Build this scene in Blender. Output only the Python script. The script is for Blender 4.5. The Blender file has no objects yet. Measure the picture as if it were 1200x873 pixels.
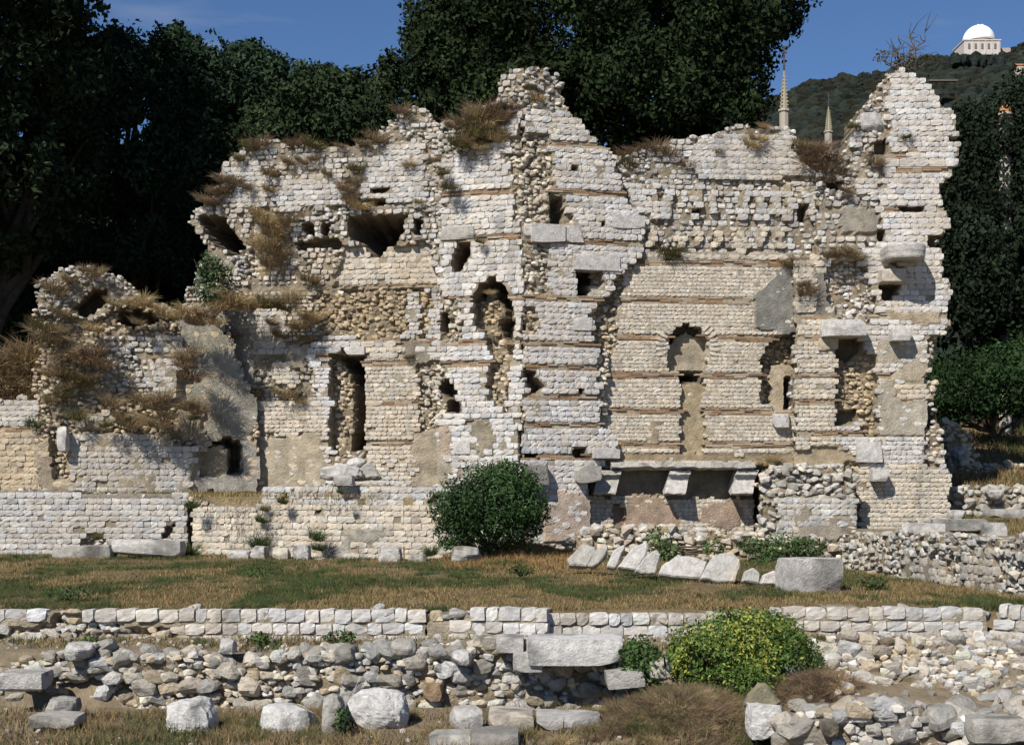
import bpy, bmesh, math, random
import numpy as np
from mathutils import Matrix, Vector

# ------------------------------------------------------------------ camera, world, sun
SC = bpy.context.scene
COL = SC.collection
F = 1667.0            # focal length in photograph pixels (50 mm on 36 mm, 1200 px)
HOR = 563.0           # horizon row of the photograph
CH = 1.5              # eye height above the lawn
cam_d = bpy.data.cameras.new('camera')
cam = bpy.data.objects.new('camera', cam_d)
COL.objects.link(cam)
cam.location = (0, 0, CH)
cam.rotation_euler = (math.radians(90), 0, 0)
cam_d.lens = 50.0
cam_d.sensor_width = 36.0
cam_d.shift_y = (HOR - 436.5) / 1200.0
cam_d.clip_end = 20000
SC.camera = cam

SUN_DIR = Vector((0.48, 0.74, -0.86)).normalized()      # the way the light travels
w = bpy.data.worlds.new('World')
SC.world = w
w.use_nodes = True
nt = w.node_tree
sky = nt.nodes.new('ShaderNodeTexSky')
sky.sky_type = 'NISHITA'
sky.sun_disc = False
sky.sun_elevation = math.asin(-SUN_DIR.z)
sky.sun_rotation = math.atan2(-SUN_DIR.x, -SUN_DIR.y)
sky.altitude = 3000
sky.air_density = 1.15
sky.dust_density = 0.0
sky.ozone_density = 8.0
bg = nt.nodes['Background']
bg.inputs['Strength'].default_value = 0.078
# a thin wisp of cloud low in the north-west
tc = nt.nodes.new('ShaderNodeTexCoord')
mp = nt.nodes.new('ShaderNodeMapping')
mp.inputs['Scale'].default_value = (3, 3, 16)
nz = nt.nodes.new('ShaderNodeTexNoise')
nz.inputs['Scale'].default_value = 2.2
nz.inputs['Detail'].default_value = 6
rp = nt.nodes.new('ShaderNodeValToRGB')
rp.color_ramp.elements[0].position = 0.6
rp.color_ramp.elements[0].color = (0, 0, 0, 1)
rp.color_ramp.elements[1].position = 0.8
rp.color_ramp.elements[1].color = (0.28, 0.28, 0.28, 1)
mx = nt.nodes.new('ShaderNodeMix')
mx.data_type = 'RGBA'
mx.inputs['B'].default_value = (5.0, 5.2, 6.0, 1)
nt.links.new(tc.outputs['Generated'], mp.inputs['Vector'])
nt.links.new(mp.outputs['Vector'], nz.inputs['Vector'])
nt.links.new(nz.outputs['Fac'], rp.inputs['Fac'])
nt.links.new(rp.outputs['Color'], mx.inputs['Factor'])
nt.links.new(sky.outputs['Color'], mx.inputs['A'])
nt.links.new(mx.outputs['Result'], bg.inputs['Color'])

sun_d = bpy.data.lights.new('sun', 'SUN')
sun_d.energy = 5.0
sun_d.angle = math.radians(0.5)
sun_d.color = (1.0, 0.945, 0.86)
sun = bpy.data.objects.new('sun', sun_d)
COL.objects.link(sun)
sun.location = (-20, -20, 40)
sun.rotation_euler = SUN_DIR.to_track_quat('-Z', 'Y').to_euler()

SC.view_settings.view_transform = 'Standard'
SC.view_settings.look = 'None'
SC.view_settings.exposure = 0.32
SC.view_settings.gamma = 1.0
SC.view_settings.use_curve_mapping = False
SC.cycles.max_bounces = 5
SC.cycles.transparent_max_bounces = 4

rng = np.random.default_rng(7)
random.seed(7)

# ------------------------------------------------------------------ helpers
def P(px, py, d):
    return np.array([(px - 600) * d / F, d, CH + (HOR - py) * d / F])

def X(px, d):
    return (px - 600) * d / F

_lat = np.random.default_rng(3).random((64, 64, 64))
def noise3(p, scale):
    """smooth value noise in 0..1 at points p (N,3)"""
    q = np.asarray(p, float) * scale + 1000.0
    i = np.floor(q).astype(int)
    f = q - i
    f = f * f * (3 - 2 * f)
    i &= 63
    j = (i + 1) & 63
    x0, y0, z0 = i[:, 0], i[:, 1], i[:, 2]
    x1, y1, z1 = j[:, 0], j[:, 1], j[:, 2]
    fx, fy, fz = f[:, 0], f[:, 1], f[:, 2]
    c = _lat
    a = c[x0, y0, z0] * (1 - fx) + c[x1, y0, z0] * fx
    b = c[x0, y1, z0] * (1 - fx) + c[x1, y1, z0] * fx
    e = c[x0, y0, z1] * (1 - fx) + c[x1, y0, z1] * fx
    g = c[x0, y1, z1] * (1 - fx) + c[x1, y1, z1] * fx
    return (a * (1 - fy) + b * fy) * (1 - fz) + (e * (1 - fy) + g * fy) * fz

def fbm(p, scale, n=3):
    v = 0; a = 1; t = 0
    for k in range(n):
        v = v + a * noise3(np.asarray(p) + 17.3 * k, scale)
        t += a; a *= 0.5; scale *= 2.1
    return v / t

def inpoly(x, y, poly):
    poly = np.asarray(poly, float)
    r = np.zeros(np.shape(x), bool)
    n = len(poly)
    for k in range(n):
        x0, y0 = poly[k]
        x1, y1 = poly[(k + 1) % n]
        if y0 == y1:
            continue
        c = (y0 > y) != (y1 > y)
        r ^= c & (x < (x1 - x0) * (y - y0) / (y1 - y0) + x0)
    return r

def mesh_from(name, verts, faces, mat, tint=None, smooth=False):
    """faces: (M,k) array with k = 3 or 4"""
    verts = np.ascontiguousarray(verts, np.float32)
    faces = np.ascontiguousarray(faces, np.int32)
    me = bpy.data.meshes.new(name)
    me.vertices.add(len(verts))
    me.vertices.foreach_set('co', verts.ravel())
    m, k = faces.shape
    me.loops.add(m * k)
    me.loops.foreach_set('vertex_index', faces.ravel())
    me.polygons.add(m)
    me.polygons.foreach_set('loop_start', np.arange(0, m * k, k, dtype=np.int32))
    me.polygons.foreach_set('loop_total', np.full(m, k, np.int32))
    me.polygons.foreach_set('use_smooth', np.full(m, smooth, bool))
    if tint is None:
        tint = np.ones((len(verts), 3))
    tint = np.asarray(tint, np.float32)
    if tint.ndim == 1:
        tint = np.tile(tint, (len(verts), 1))
    at = me.color_attributes.new('tint', 'FLOAT_COLOR', 'POINT')
    at.data.foreach_set('color', np.concatenate([tint, np.ones((len(verts), 1), np.float32)], 1).astype(np.float32).ravel())
    me.update(calc_edges=True)
    me.materials.append(mat)
    return me

def link(name, me, parent=None, loc=None, kind=None):
    o = bpy.data.objects.new(name, me)
    COL.objects.link(o)
    if parent is not None:
        o.parent = parent
    if loc is not None:
        o.location = loc
    if kind:
        o['kind'] = kind
    return o

def thing(name, label, cat, loc=(0, 0, 0), group=None):
    o = bpy.data.objects.new(name, None)
    COL.objects.link(o)
    o.empty_display_size = 0.2
    o.location = tuple(float(v) for v in loc)
    return tag(o, label, cat, group)

def tag(o, label, cat, group=None):
    o['label'] = label
    o['category'] = cat
    if group:
        o['group'] = group
    return o

# ------------------------------------------------------------------ materials
def mat_base(name, rough=0.9, noise_scale=9.0, var=0.35, bump=0.5, bump_scale=40.0, bump_dist=0.02,
             stain=0.0, stain_col=(0.12, 0.115, 0.10), stain_scale=2.2, spec=0.2, objcol=False, translucent=0.0,
             wall=False):
    m = bpy.data.materials.new(name)
    m.use_nodes = True
    t = m.node_tree
    N, L = t.nodes, t.links
    b = N['Principled BSDF']
    b.inputs['Roughness'].default_value = rough
    b.inputs['Specular IOR Level'].default_value = spec
    at = N.new('ShaderNodeAttribute'); at.attribute_name = 'tint'
    col = at.outputs['Color']
    if objcol:
        oi = N.new('ShaderNodeObjectInfo')
        mu = N.new('ShaderNodeMix'); mu.data_type = 'RGBA'; mu.blend_type = 'MULTIPLY'
        mu.inputs['Factor'].default_value = 1
        L.new(col, mu.inputs['A']); L.new(oi.outputs['Color'], mu.inputs['B'])
        col = mu.outputs['Result']
    ge = N.new('ShaderNodeNewGeometry')
    if var > 0:
        n1 = N.new('ShaderNodeTexNoise')
        n1.inputs['Scale'].default_value = noise_scale
        n1.inputs['Detail'].default_value = 6
        n1.inputs['Roughness'].default_value = 0.65
        L.new(ge.outputs['Position'], n1.inputs['Vector'])
        mr = N.new('ShaderNodeMapRange')
        mr.inputs['From Min'].default_value = 0.28
        mr.inputs['From Max'].default_value = 0.72
        mr.inputs['To Min'].default_value = 1 - var
        mr.inputs['To Max'].default_value = 1 + var * 0.6
        L.new(n1.outputs['Fac'], mr.inputs['Value'])
        mu = N.new('ShaderNodeMix'); mu.data_type = 'RGBA'; mu.blend_type = 'MULTIPLY'
        mu.inputs['Factor'].default_value = 1
        L.new(col, mu.inputs['A']); L.new(mr.outputs['Result'], mu.inputs['B'])
        col = mu.outputs['Result']
    if stain > 0:
        n2 = N.new('ShaderNodeTexNoise')
        n2.inputs['Scale'].default_value = stain_scale
        n2.inputs['Detail'].default_value = 8
        n2.inputs['Roughness'].default_value = 0.72
        L.new(ge.outputs['Position'], n2.inputs['Vector'])
        cr = N.new('ShaderNodeMapRange')
        cr.inputs['From Min'].default_value = 0.52
        cr.inputs['From Max'].default_value = 0.68
        cr.inputs['To Max'].default_value = stain
        L.new(n2.outputs['Fac'], cr.inputs['Value'])
        mi = N.new('ShaderNodeMix'); mi.data_type = 'RGBA'
        L.new(cr.outputs['Result'], mi.inputs['Factor'])
        L.new(col, mi.inputs['A'])
        mi.inputs['B'].default_value = (*stain_col, 1)
        col = mi.outputs['Result']
    if wall:
        # yellow-ochre weathering in broad patches, and grey run-off streaks down the face
        for sc, lo, hi, amt, c_ in (((.55, .55, .75), .50, .72, .42, (.42, .33, .21)), ((2.6, 2.6, .38), .55, .74, .55, (.17, .165, .15))):
            mpn = N.new('ShaderNodeMapping'); mpn.inputs['Scale'].default_value = sc
            L.new(ge.outputs['Position'], mpn.inputs['Vector'])
            nn = N.new('ShaderNodeTexNoise'); nn.inputs['Scale'].default_value = 1.0
            nn.inputs['Detail'].default_value = 7; nn.inputs['Roughness'].default_value = .66
            L.new(mpn.outputs['Vector'], nn.inputs['Vector'])
            cr = N.new('ShaderNodeMapRange'); cr.inputs['From Min'].default_value = lo; cr.inputs['From Max'].default_value = hi
            cr.inputs['To Max'].default_value = amt
            L.new(nn.outputs['Fac'], cr.inputs['Value'])
            mi = N.new('ShaderNodeMix'); mi.data_type = 'RGBA'
            L.new(cr.outputs['Result'], mi.inputs['Factor']); L.new(col, mi.inputs['A']); mi.inputs['B'].default_value = (*c_, 1)
            col = mi.outputs['Result']
    L.new(col, b.inputs['Base Color'])
    if bump > 0:
        n3 = N.new('ShaderNodeTexNoise')
        n3.inputs['Scale'].default_value = bump_scale
        n3.inputs['Detail'].default_value = 8
        n3.inputs['Roughness'].default_value = 0.7
        L.new(ge.outputs['Position'], n3.inputs['Vector'])
        bp = N.new('ShaderNodeBump')
        bp.inputs['Strength'].default_value = bump
        bp.inputs['Distance'].default_value = bump_dist
        L.new(n3.outputs['Fac'], bp.inputs['Height'])
        L.new(bp.outputs['Normal'], b.inputs['Normal'])
    if translucent > 0:
        tr = N.new('ShaderNodeBsdfTranslucent')
        L.new(col, tr.inputs['Color'])
        ms = N.new('ShaderNodeMixShader')
        ms.inputs['Fac'].default_value = translucent
        L.new(b.outputs['BSDF'], ms.inputs[1]); L.new(tr.outputs['BSDF'], ms.inputs[2])
        L.new(ms.outputs['Shader'], N['Material Output'].inputs['Surface'])
    return m

M_STONE = mat_base('limestone', var=0.22, noise_scale=14, bump=0.7, bump_scale=38, bump_dist=0.02, stain=0.5,
                   stain_col=(0.16, 0.15, 0.135), stain_scale=2.6, objcol=True, wall=True)
M_ROCK = mat_base('boulder_limestone', var=0.34, noise_scale=11, bump=0.9, bump_scale=34, bump_dist=0.03, stain=0.5,
                  stain_col=(0.15, 0.145, 0.13), stain_scale=9, objcol=True)
M_ROUGH = mat_base('field_stone', var=0.4, noise_scale=12, bump=1.0, bump_scale=24, bump_dist=0.05, stain=0.6,
                   stain_col=(0.14, 0.13, 0.11), stain_scale=6, objcol=True)
M_MORTAR = mat_base('lime_mortar', var=0.4, noise_scale=6, bump=1.0, bump_scale=26, bump_dist=0.05, stain=0.45,
                    stain_col=(0.12, 0.11, 0.09), stain_scale=1.6, wall=True)
M_BRICK = mat_base('roman_brick', var=0.35, noise_scale=12, bump=0.7, bump_scale=50, bump_dist=0.015, stain=0.4,
                   stain_col=(0.2, 0.17, 0.12), stain_scale=3)
M_LEAF = mat_base('leaf', rough=0.75, var=0.3, noise_scale=1.3, bump=0, spec=0.06, translucent=0.12)
M_GLOSS = mat_base('glossy_leaf', rough=0.55, var=0.3, noise_scale=4, bump=0, spec=0.2, translucent=0.15)
M_DRY = mat_base('dry_grass', rough=0.85, var=0.35, noise_scale=3, bump=0, spec=0.1, translucent=0.15)
M_BARK = mat_base('bark', var=0.4, noise_scale=8, bump=1, bump_scale=20, bump_dist=0.05)
M_EARTH = mat_base('earth', var=0.45, noise_scale=4, bump=1, bump_scale=22, bump_dist=0.05, stain=0.5,
                   stain_col=(0.22, 0.19, 0.14), stain_scale=1.2)
M_WHITE = mat_base('white_paint', rough=0.5, var=0.05, noise_scale=1, bump=0)
M_FAR = mat_base('far_masonry', var=0.12, noise_scale=0.6, bump=0.2, bump_scale=2)
M_WOOD = mat_base('hill_wood', var=0.45, noise_scale=0.25, bump=1.0, bump_scale=0.9, bump_dist=1.2)

# ------------------------------------------------------------------ stone shapes (shared)
def block_shape(seed):
    """a hewn facing block: pillowed 4x4 front, sides running back; -Y is the face"""
    r = np.random.default_rng(seed)
    n = 4
    g = np.linspace(-0.5, 0.5, n)
    V = []
    for zi in range(n):
        for xi in range(n):
            e = (0 < zi < n - 1) + (0 < xi < n - 1)
            y = -0.5 + (r.uniform(.01, .17), r.uniform(-.015, .045), r.uniform(-.03, .03))[e]
            k = 0.95 if e == 0 else 1.0
            V.append((g[xi] * k + r.uniform(-.035, .035), y, g[zi] * k + r.uniform(-.05, .05)))
    ring = [xi for xi in range(n)] + [n * zi + n - 1 for zi in range(1, n)] + \
           [n * (n - 1) + xi for xi in range(n - 2, -1, -1)] + [n * zi for zi in range(n - 2, 0, -1)]
    b0 = len(V)
    for i in ring:
        V.append((V[i][0], 0.5, V[i][2]))
    Fc = []
    for zi in range(n - 1):
        for xi in range(n - 1):
            a = zi * n + xi
            Fc.append((a, a + 1, a + n + 1, a + n))
    m = len(ring)
    for k in range(m):
        Fc.append((ring[(k + 1) % m], ring[k], b0 + k, b0 + (k + 1) % m))
    return np.array(V), np.array(Fc)

def lump_shape(seed, sub=1):
    r = np.random.default_rng(seed)
    bm = bmesh.new()
    bmesh.ops.create_icosphere(bm, subdivisions=sub, radius=0.5)
    V = np.array([v.co[:] for v in bm.verts])
    Fc = np.array([[v.index for v in f.verts] for f in bm.faces])
    bm.free()
    V = np.sign(V) * (np.abs(V) * 2) ** 0.62 * 0.5
    for k in range(8):
        nrm = r.normal(size=3); nrm /= np.linalg.norm(nrm)
        h = r.uniform(0.34, 0.52)
        dd = V @ nrm - h
        V = V - np.outer(np.maximum(dd, 0), nrm)
    V += r.normal(size=V.shape) * 0.012
    nn = V / np.linalg.norm(V, axis=1)[:, None]
    V = V + nn * ((fbm(V + seed, 3.0, 3) - .5) * .22)[:, None]
    V /= (V.max(0) - V.min(0))
    return V, Fc

BLOCKS = [block_shape(100 + k) for k in range(14)]
LUMPS = [lump_shape(200 + k, 2) for k in range(14)]
BLOCK_ME = [mesh_from('hewn_stone', v, f, M_STONE) for v, f in BLOCKS]
LUMP_ME = [mesh_from('rubble_stone', v, f, M_ROUGH) for v, f in LUMPS]
LUMPS1 = [lump_shape(300 + k, 1) for k in range(10)]
LUMP1_ME = [mesh_from('rubble_stone', v, f, M_STONE) for v, f in LUMPS1]
SHAPES = {'B': (BLOCKS, BLOCK_ME), 'L': (LUMPS, LUMP_ME), 'S': (LUMPS1, LUMP1_ME)}

def brick_shape():
    bm = bmesh.new()
    bmesh.ops.create_cube(bm, size=1)
    V = np.array([v.co[:] for v in bm.verts]); Fc = np.array([[v.index for v in f.verts] for f in bm.faces])
    bm.free()
    return V, Fc
BRICK = brick_shape()

def join_instances(name, items, mat, origin):
    """items: list of (V, F, M3 (3x3), pos, tint); all faces the same size per call"""
    Vs, Fs, Ts, off = [], [], [], 0
    for V, Fc, M3, pos, tint in items:
        Vs.append(V @ M3.T + (pos - origin))
        Fs.append(Fc + off)
        Ts.append(np.tile(tint, (len(V), 1)))
        off += len(V)
    return mesh_from(name, np.concatenate(Vs), np.concatenate(Fs), mat, np.concatenate(Ts))

# ------------------------------------------------------------------ masonry walls
TONE = dict(white=(0.53, 0.505, 0.475), warm=(0.51, 0.455, 0.375), tan=(0.47, 0.39, 0.28), grey=(0.40, 0.38, 0.34),
            cool=(0.47, 0.45, 0.42), ochre=(0.40, 0.32, 0.21), dark=(0.25, 0.235, 0.21))
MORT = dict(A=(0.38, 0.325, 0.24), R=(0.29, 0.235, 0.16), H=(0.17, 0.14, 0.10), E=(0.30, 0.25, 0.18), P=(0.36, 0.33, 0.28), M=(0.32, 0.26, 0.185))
MAXPART = 300

def rects(*a):
    """x0,y0,x1,y1 -> polygon"""
    x0, y0, x1, y1 = a
    return [(x0, y0), (x1, y0), (x1, y1), (x0, y1)]

class Face:
    def __init__(self, px0, d0, px1, d1, zbase=0.0, tilt=0.0):
        a = np.array([X(px0, d0), d0, zbase]); b = np.array([X(px1, d1), d1, zbase])
        self.A = a
        t = b - a
        self.t = t / np.linalg.norm(t)
        into = np.array([-self.t[1], self.t[0], 0.0])
        if into[1] < 0:
            into = -into
        v = np.array([0, 0, 1.0]) + into * tilt
        self.v = v / np.linalg.norm(v)
        self.i = np.cross(self.t, self.v)            # into the wall
        if self.i[1] < 0:
            self.i = -self.i
        self.R = np.stack([self.t, self.i, self.v], 1)
    def sr(self, px, py):
        C = np.array([0, 0, CH])
        d = np.array([(px - 600) / F, 1.0, (HOR - py) / F])
        n = self.i
        k = ((self.A - C) @ n) / (d @ n)
        q = C + d * k - self.A
        return np.array([q @ self.t, q @ self.v])
    def poly(self, pts):
        return np.array([self.sr(*p) for p in pts])
    def W(self, s, r, o):
        """world point(s): s along, r up, o into the wall"""
        s, r, o = np.asarray(s, float), np.asarray(r, float), np.asarray(o, float)
        return self.A + s[..., None] * self.t + r[..., None] * self.v + o[..., None] * self.i

class Wall:
    """a thing made of one or more faces; collects stones, then writes the 300 largest as parts"""
    def __init__(self, name, label, cat, loc, group=None):
        self.root = thing(name, label, cat, loc, group)
        self.o = np.array(loc, float)
        self.st, self.br = [], []
        self.cores = []
    def stone(self, face, s, r, o, w, h, d, kind, tint, roll=0.0, tumble=None):
        shapes, mes = SHAPES[kind]
        k = random.randrange(len(shapes))
        R = face.R
        if roll:
            c, sn = math.cos(roll), math.sin(roll)
            R = R @ np.array([[c, 0, -sn], [0, 1, 0], [sn, 0, c]])
        if tumble is not None:
            R = R @ np.array(Matrix.Rotation(tumble[0], 3, 'X') @ Matrix.Rotation(tumble[1], 3, 'Y') @ Matrix.Rotation(tumble[2], 3, 'Z'))
        pos = face.W(s, r, o)
        self.st.append((w * h / max(pos[1], 1) ** 2, kind, k, R, (w, d, h), pos, tint))
    def finish(self, nmax=MAXPART):
        def seen(e):
            p = e[5]
            px = 600 + p[0] / p[1] * F; py = HOR - (p[2] - CH) / p[1] * F
            return -5 < px < 1205 and -5 < py < 878
        self.st.sort(key=lambda e: -(e[0] if seen(e) else 0))
        for e in self.st[:nmax]:
            _, kind, k, R, sz, pos, tint = e
            ob = bpy.data.objects.new('stone', SHAPES[kind][1][k])
            COL.objects.link(ob)
            ob.parent = self.root
            ob.matrix_local = Matrix.Translation(Vector(pos - self.o)) @ Matrix(R.tolist()).to_4x4() @ Matrix.Diagonal((*sz, 1))
            ob.color = (*[float(c) for c in tint], 1)
        rest = self.st[nmax:]
        for nm, test in (('stonework', 'B'), ('rubble_stonework', 'LS')):
            it = [(SHAPES[e[1]][0][e[2]][0], SHAPES[e[1]][0][e[2]][1], e[3] * np.array(e[4]), e[5], e[6]) for e in rest if e[1] in test]
            if it:
                link(nm, join_instances(nm, it, M_STONE, self.o), self.root, kind='stuff')
        if self.br:
            link('brick_band', join_instances('brick_band', self.br, M_BRICK, self.o), self.root, kind='stuff')

    def face(self, face, outline, zones=(), bands=(), default='A', tone='white', depth=0.0, res=0.07, thick=1.0,
             course=0.118, wid=(0.115, 0.235), rag=0.05, miss=0.02, erode=0.0, band_t=0.13, rub=(0.07, 0.17), crest=0.35,
             relief=0.0, joint=0.006, jit=0.006, mort=None, rubkind='S', proud=0.035, rollj=0.012, flush=False):
        ol = face.poly(outline)
        s0, r0 = ol.min(0) - res; s1, r1 = ol.max(0) + res
        ns = int((s1 - s0) / res) + 2; nr = int((r1 - r0) / res) + 2
        gs = s0 + np.arange(ns) * res; gr = r0 + np.arange(nr) * res
        SS, RR = np.meshgrid(gs, gr)
        pts = np.stack([SS.ravel(), RR.ravel(), np.full(SS.size, face.A[1])], 1)
        wx = ((fbm(pts, 2.2) - 0.5) * 2 * rag * 2 + (noise3(pts + 5, 9) - .5) * rag * 1.2).reshape(SS.shape)
        wy = ((fbm(pts + 31, 2.2) - 0.5) * 2 * rag * 2 + (noise3(pts + 45, 9) - .5) * rag * 1.2).reshape(SS.shape)
        inside = inpoly(SS + wx, RR + wy, ol)
        zt = np.full(SS.shape, default, dtype='<U1')
        dp = np.full(SS.shape, depth, float)
        mc = np.zeros(SS.shape + (3,))
        mc[:] = (mort or MORT[default])
        tn = np.full(SS.shape, tone, dtype='<U6')
        for z in zones:
            typ, pl = z[0], face.poly(z[1])
            k = z[4] if len(z) > 4 else (0.4 if typ == 'H' else 1.0)
            m = inpoly(SS + wx * k, RR + wy * k, pl)
            if typ != '-':
                zt[m] = typ
            if len(z) > 2 and z[2] is not None:
                dp[m] = z[2]
            if len(z) > 3 and z[3]:
                if isinstance(z[3], str):
                    tn[m] = z[3]
                    mc[m] = MORT[typ] if typ in MORT else MORT[default]
                else:
                    mc[m] = z[3]
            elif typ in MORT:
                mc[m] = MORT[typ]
        # caverns deepen away from their rim
        hm = (zt == 'H'); d_ = np.zeros(SS.shape); cur = hm.copy()
        for _ in range(14):
            d_ += cur
            q_ = np.pad(cur, 1)
            cur = cur & q_[:-2, 1:-1] & q_[2:, 1:-1] & q_[1:-1, :-2] & q_[1:-1, 2:]
        cav = fbm(pts + 300, 5, 3).reshape(SS.shape)
        dp = np.where(hm, np.minimum(dp, depth + .12 + d_ * res * 5.5 * (.6 + .8 * cav)), dp)
        em = (zt == 'E') & (fbm(pts + 410, 1.6, 3).reshape(SS.shape) > .57)
        zt[em] = 'R'
        # random patches where the facing has fallen
        if erode > 0:
            e = fbm(pts * np.array([1, 1, 1]) + 77, 1.1, 4).reshape(SS.shape)
            m = (e > np.quantile(e, 1 - erode)) & (zt == 'A')
            zt[m] = 'R'; dp[m] += 0.05; mc[m] = MORT['R']
        blot = fbm(pts + 205, 2.4, 4).reshape(SS.shape)
        mc = mc * np.where(np.isin(zt, ['P', 'M']), .55 + blot * .9, .8 + blot * .4)[..., None]
        bandr = sorted(float(face.sr(bx, by)[1]) for bx, by, *_ in bands)
        bsp = {}
        for b in bands:
            r_ = float(face.sr(b[0], b[1])[1])
            bsp[r_] = (face.sr(b[2], b[1])[0], face.sr(b[3], b[1])[0]) if len(b) > 3 else (s0, s1)
        vs = fbm(pts + 13, 3.0, 3).reshape(SS.shape)
        surf = dp + 0.017 + (vs - 0.5) * (0.025 + relief)
        for r_ in bandr:
            surf = surf + np.where((np.abs(RR - r_) < band_t * .62) & (zt == 'A'), .02, 0)
        rm = (zt == 'R')
        surf = surf + np.where(zt == 'E', .015 + (fbm(pts + 95, 6.0, 3).reshape(SS.shape) - .5) * .06, 0)
        surf = surf + np.where(rm, (fbm(pts + 90, 6.0, 3).reshape(SS.shape) - 0.5) * 0.16 + .03, 0)
        surf = np.where(zt == 'P', dp + (vs - .5) * 0.03, surf)
        # -- core mesh
        cell = inside[:-1, :-1] & inside[1:, :-1] & inside[:-1, 1:] & inside[1:, 1:]
        used = np.zeros(SS.shape, bool)
        used[:-1, :-1] |= cell; used[1:, :-1] |= cell; used[:-1, 1:] |= cell; used[1:, 1:] |= cell
        idx = -np.ones(SS.shape, int)
        idx[used] = np.arange(used.sum())
        nu = int(used.sum())
        js = (rng.random(SS.shape) - .5) * res * 0.5; jr = (rng.random(SS.shape) - .5) * res * 0.5
        fv = face.W((SS + js)[used], (RR + jr)[used], surf[used])
        bv = face.W((SS + js)[used], (RR + jr)[used], np.full(nu, thick) + (vs[used] - .5) * .2)
        ri, si = np.nonzero(cell)
        q = np.stack([idx[ri, si], idx[ri, si + 1], idx[ri + 1, si + 1], idx[ri + 1, si]], 1)
        qs = [q, q[:, ::-1] + nu]
        pad = np.pad(cell, 1)
        for dr, ds, (a, b) in ((-1, 0, ((0, 0), (0, 1))), (1, 0, ((1, 1), (1, 0))), (0, -1, ((1, 0), (0, 0))), (0, 1, ((0, 1), (1, 1)))):
            nb = pad[1 + dr:pad.shape[0] - 1 + dr, 1 + ds:pad.shape[1] - 1 + ds]
            ri, si = np.nonzero(cell & ~nb)
            i0 = idx[ri + a[0], si + a[1]]; i1 = idx[ri + b[0], si + b[1]]
            qs.append(np.stack([i1, i0, i0 + nu, i1 + nu], 1))
        V = np.concatenate([fv, bv]) - self.o
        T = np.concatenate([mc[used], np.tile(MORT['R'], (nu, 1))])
        self.cores.append((V, np.concatenate(qs), T))

        def look(s, r):
            a = int(round((r - r0) / res)); b = int(round((s - s0) / res))
            if 0 <= a < nr and 0 <= b < ns and inside[a, b]:
                return zt[a, b], dp[a, b], tn[a, b]
            return None
        def tint(nm, sp=0.11):
            if rubkind == 'L' and sp > .15 and random.random() < .55:
                nm = random.choice(['warm', 'white', 'tan', 'cool'])
            c = np.array(TONE[nm]) * random.gauss(1, sp)
            c = c * (1 + np.array([1, 0, -1.4]) * random.gauss(0, 0.025))
            return np.clip(c, 0.03, 0.62)
        # -- courses
        lev = [r0] + bandr + [float(ol[:, 1].max()) + .01 if flush else r1]
        for k in range(len(lev) - 1):
            lo = lev[k] + (band_t / 2 if k > 0 else 0); hi = lev[k + 1] - (band_t / 2 if k < len(lev) - 2 else 0)
            if hi - lo < .025:
                continue
            n = max(1, int(round((hi - lo) / (course((lo + hi) / 2) if callable(course) else course))))
            hs = np.array([random.uniform(.88, 1.12) for _ in range(n)]); hs *= (hi - lo) / hs.sum()
            z = lo
            for h in hs:
                s = s0 - random.random() * 0.2
                while s < s1:
                    ww = random.uniform(*wid) * (h / .118 if callable(course) else 1)
                    c = look(s + ww / 2, z + h / 2)
                    sunk = 0.0
                    if c and c[0] == 'P' and random.random() < .45:
                        c = ('A', c[1], c[2]); sunk = random.uniform(-.006, .018)
                    er = bool(c) and c[0] == 'E'
                    if er and random.random() > .07:
                        c = ('A', c[1] + random.uniform(-.03, .022), c[2])
                    if c and c[0] == 'A' and random.random() > miss:
                        e0 = look(s + 0.02, z + h / 2); e1 = look(s + ww - 0.02, z + h / 2)
                        ok0 = e0 and e0[0] in 'ARMPE'; ok1 = e1 and e1[0] in 'ARMPE'
                        if ok0 or ok1:
                            dd = 0.16
                            a_, b_ = (s, s + ww) if ok0 and ok1 else ((s, s + ww * .55) if ok0 else (s + ww * .45, s + ww))
                            if not (ok0 and ok1):
                                a_ += random.uniform(-.02, .02); b_ += random.uniform(-.02, .02)
                            self.stone(face, (a_ + b_) / 2, z + h / 2 + random.gauss(0, jit * .4), c[1] - proud + 0.03 + sunk + dd / 2 + random.gauss(0, jit),
                                       (b_ - a_ - joint) * (random.uniform(.6, 1) if er else 1), (h - joint) * (random.uniform(.7, 1) if er else 1), dd, 'S' if er and random.random() < .3 else 'B', tint(c[2], .17 if er else .11), roll=random.gauss(0, .06 if er else rollj))
                    s += ww
                z += h
        # -- brick bands
        for r_ in bandr:
            n = max(2, int(round(band_t / 0.04))); hb = band_t / n
            sa, sb = min(bsp[r_]), max(bsp[r_])
            for q_ in range(n):
                z = r_ - band_t / 2 + (q_ + .5) * hb
                s = s0 + random.random() * .2
                while s < s1:
                    ww = random.uniform(0.18, 0.4)
                    c = look(s + ww / 2, z)
                    if not look(s + .03, z) or not look(s + ww - .03, z):
                        c = None
                    if c and c[0] == 'A':
                        if sa <= s <= sb:
                            if random.random() < 0.9:
                                col = np.array((0.27, 0.175, 0.10)) * random.uniform(.6, 1.25) + random.uniform(0, .04)
                                if random.random() < .36:
                                    col = np.array((0.40, 0.335, 0.25)) * random.uniform(.8, 1.1)
                                self.br.append((BRICK[0], BRICK[1], face.R * np.array([ww - .01, .14, hb - .006]),
                                                face.W(s + ww / 2, z, c[1] + .068 + abs(random.gauss(0, .022))), col))
                        elif q_ == 0:
                            self.stone(face, s + ww / 2, r_, c[1] + .075 + random.gauss(0, jit), ww - joint, band_t - joint, .16, 'B', tint(c[2]))
                    s += ww
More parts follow.
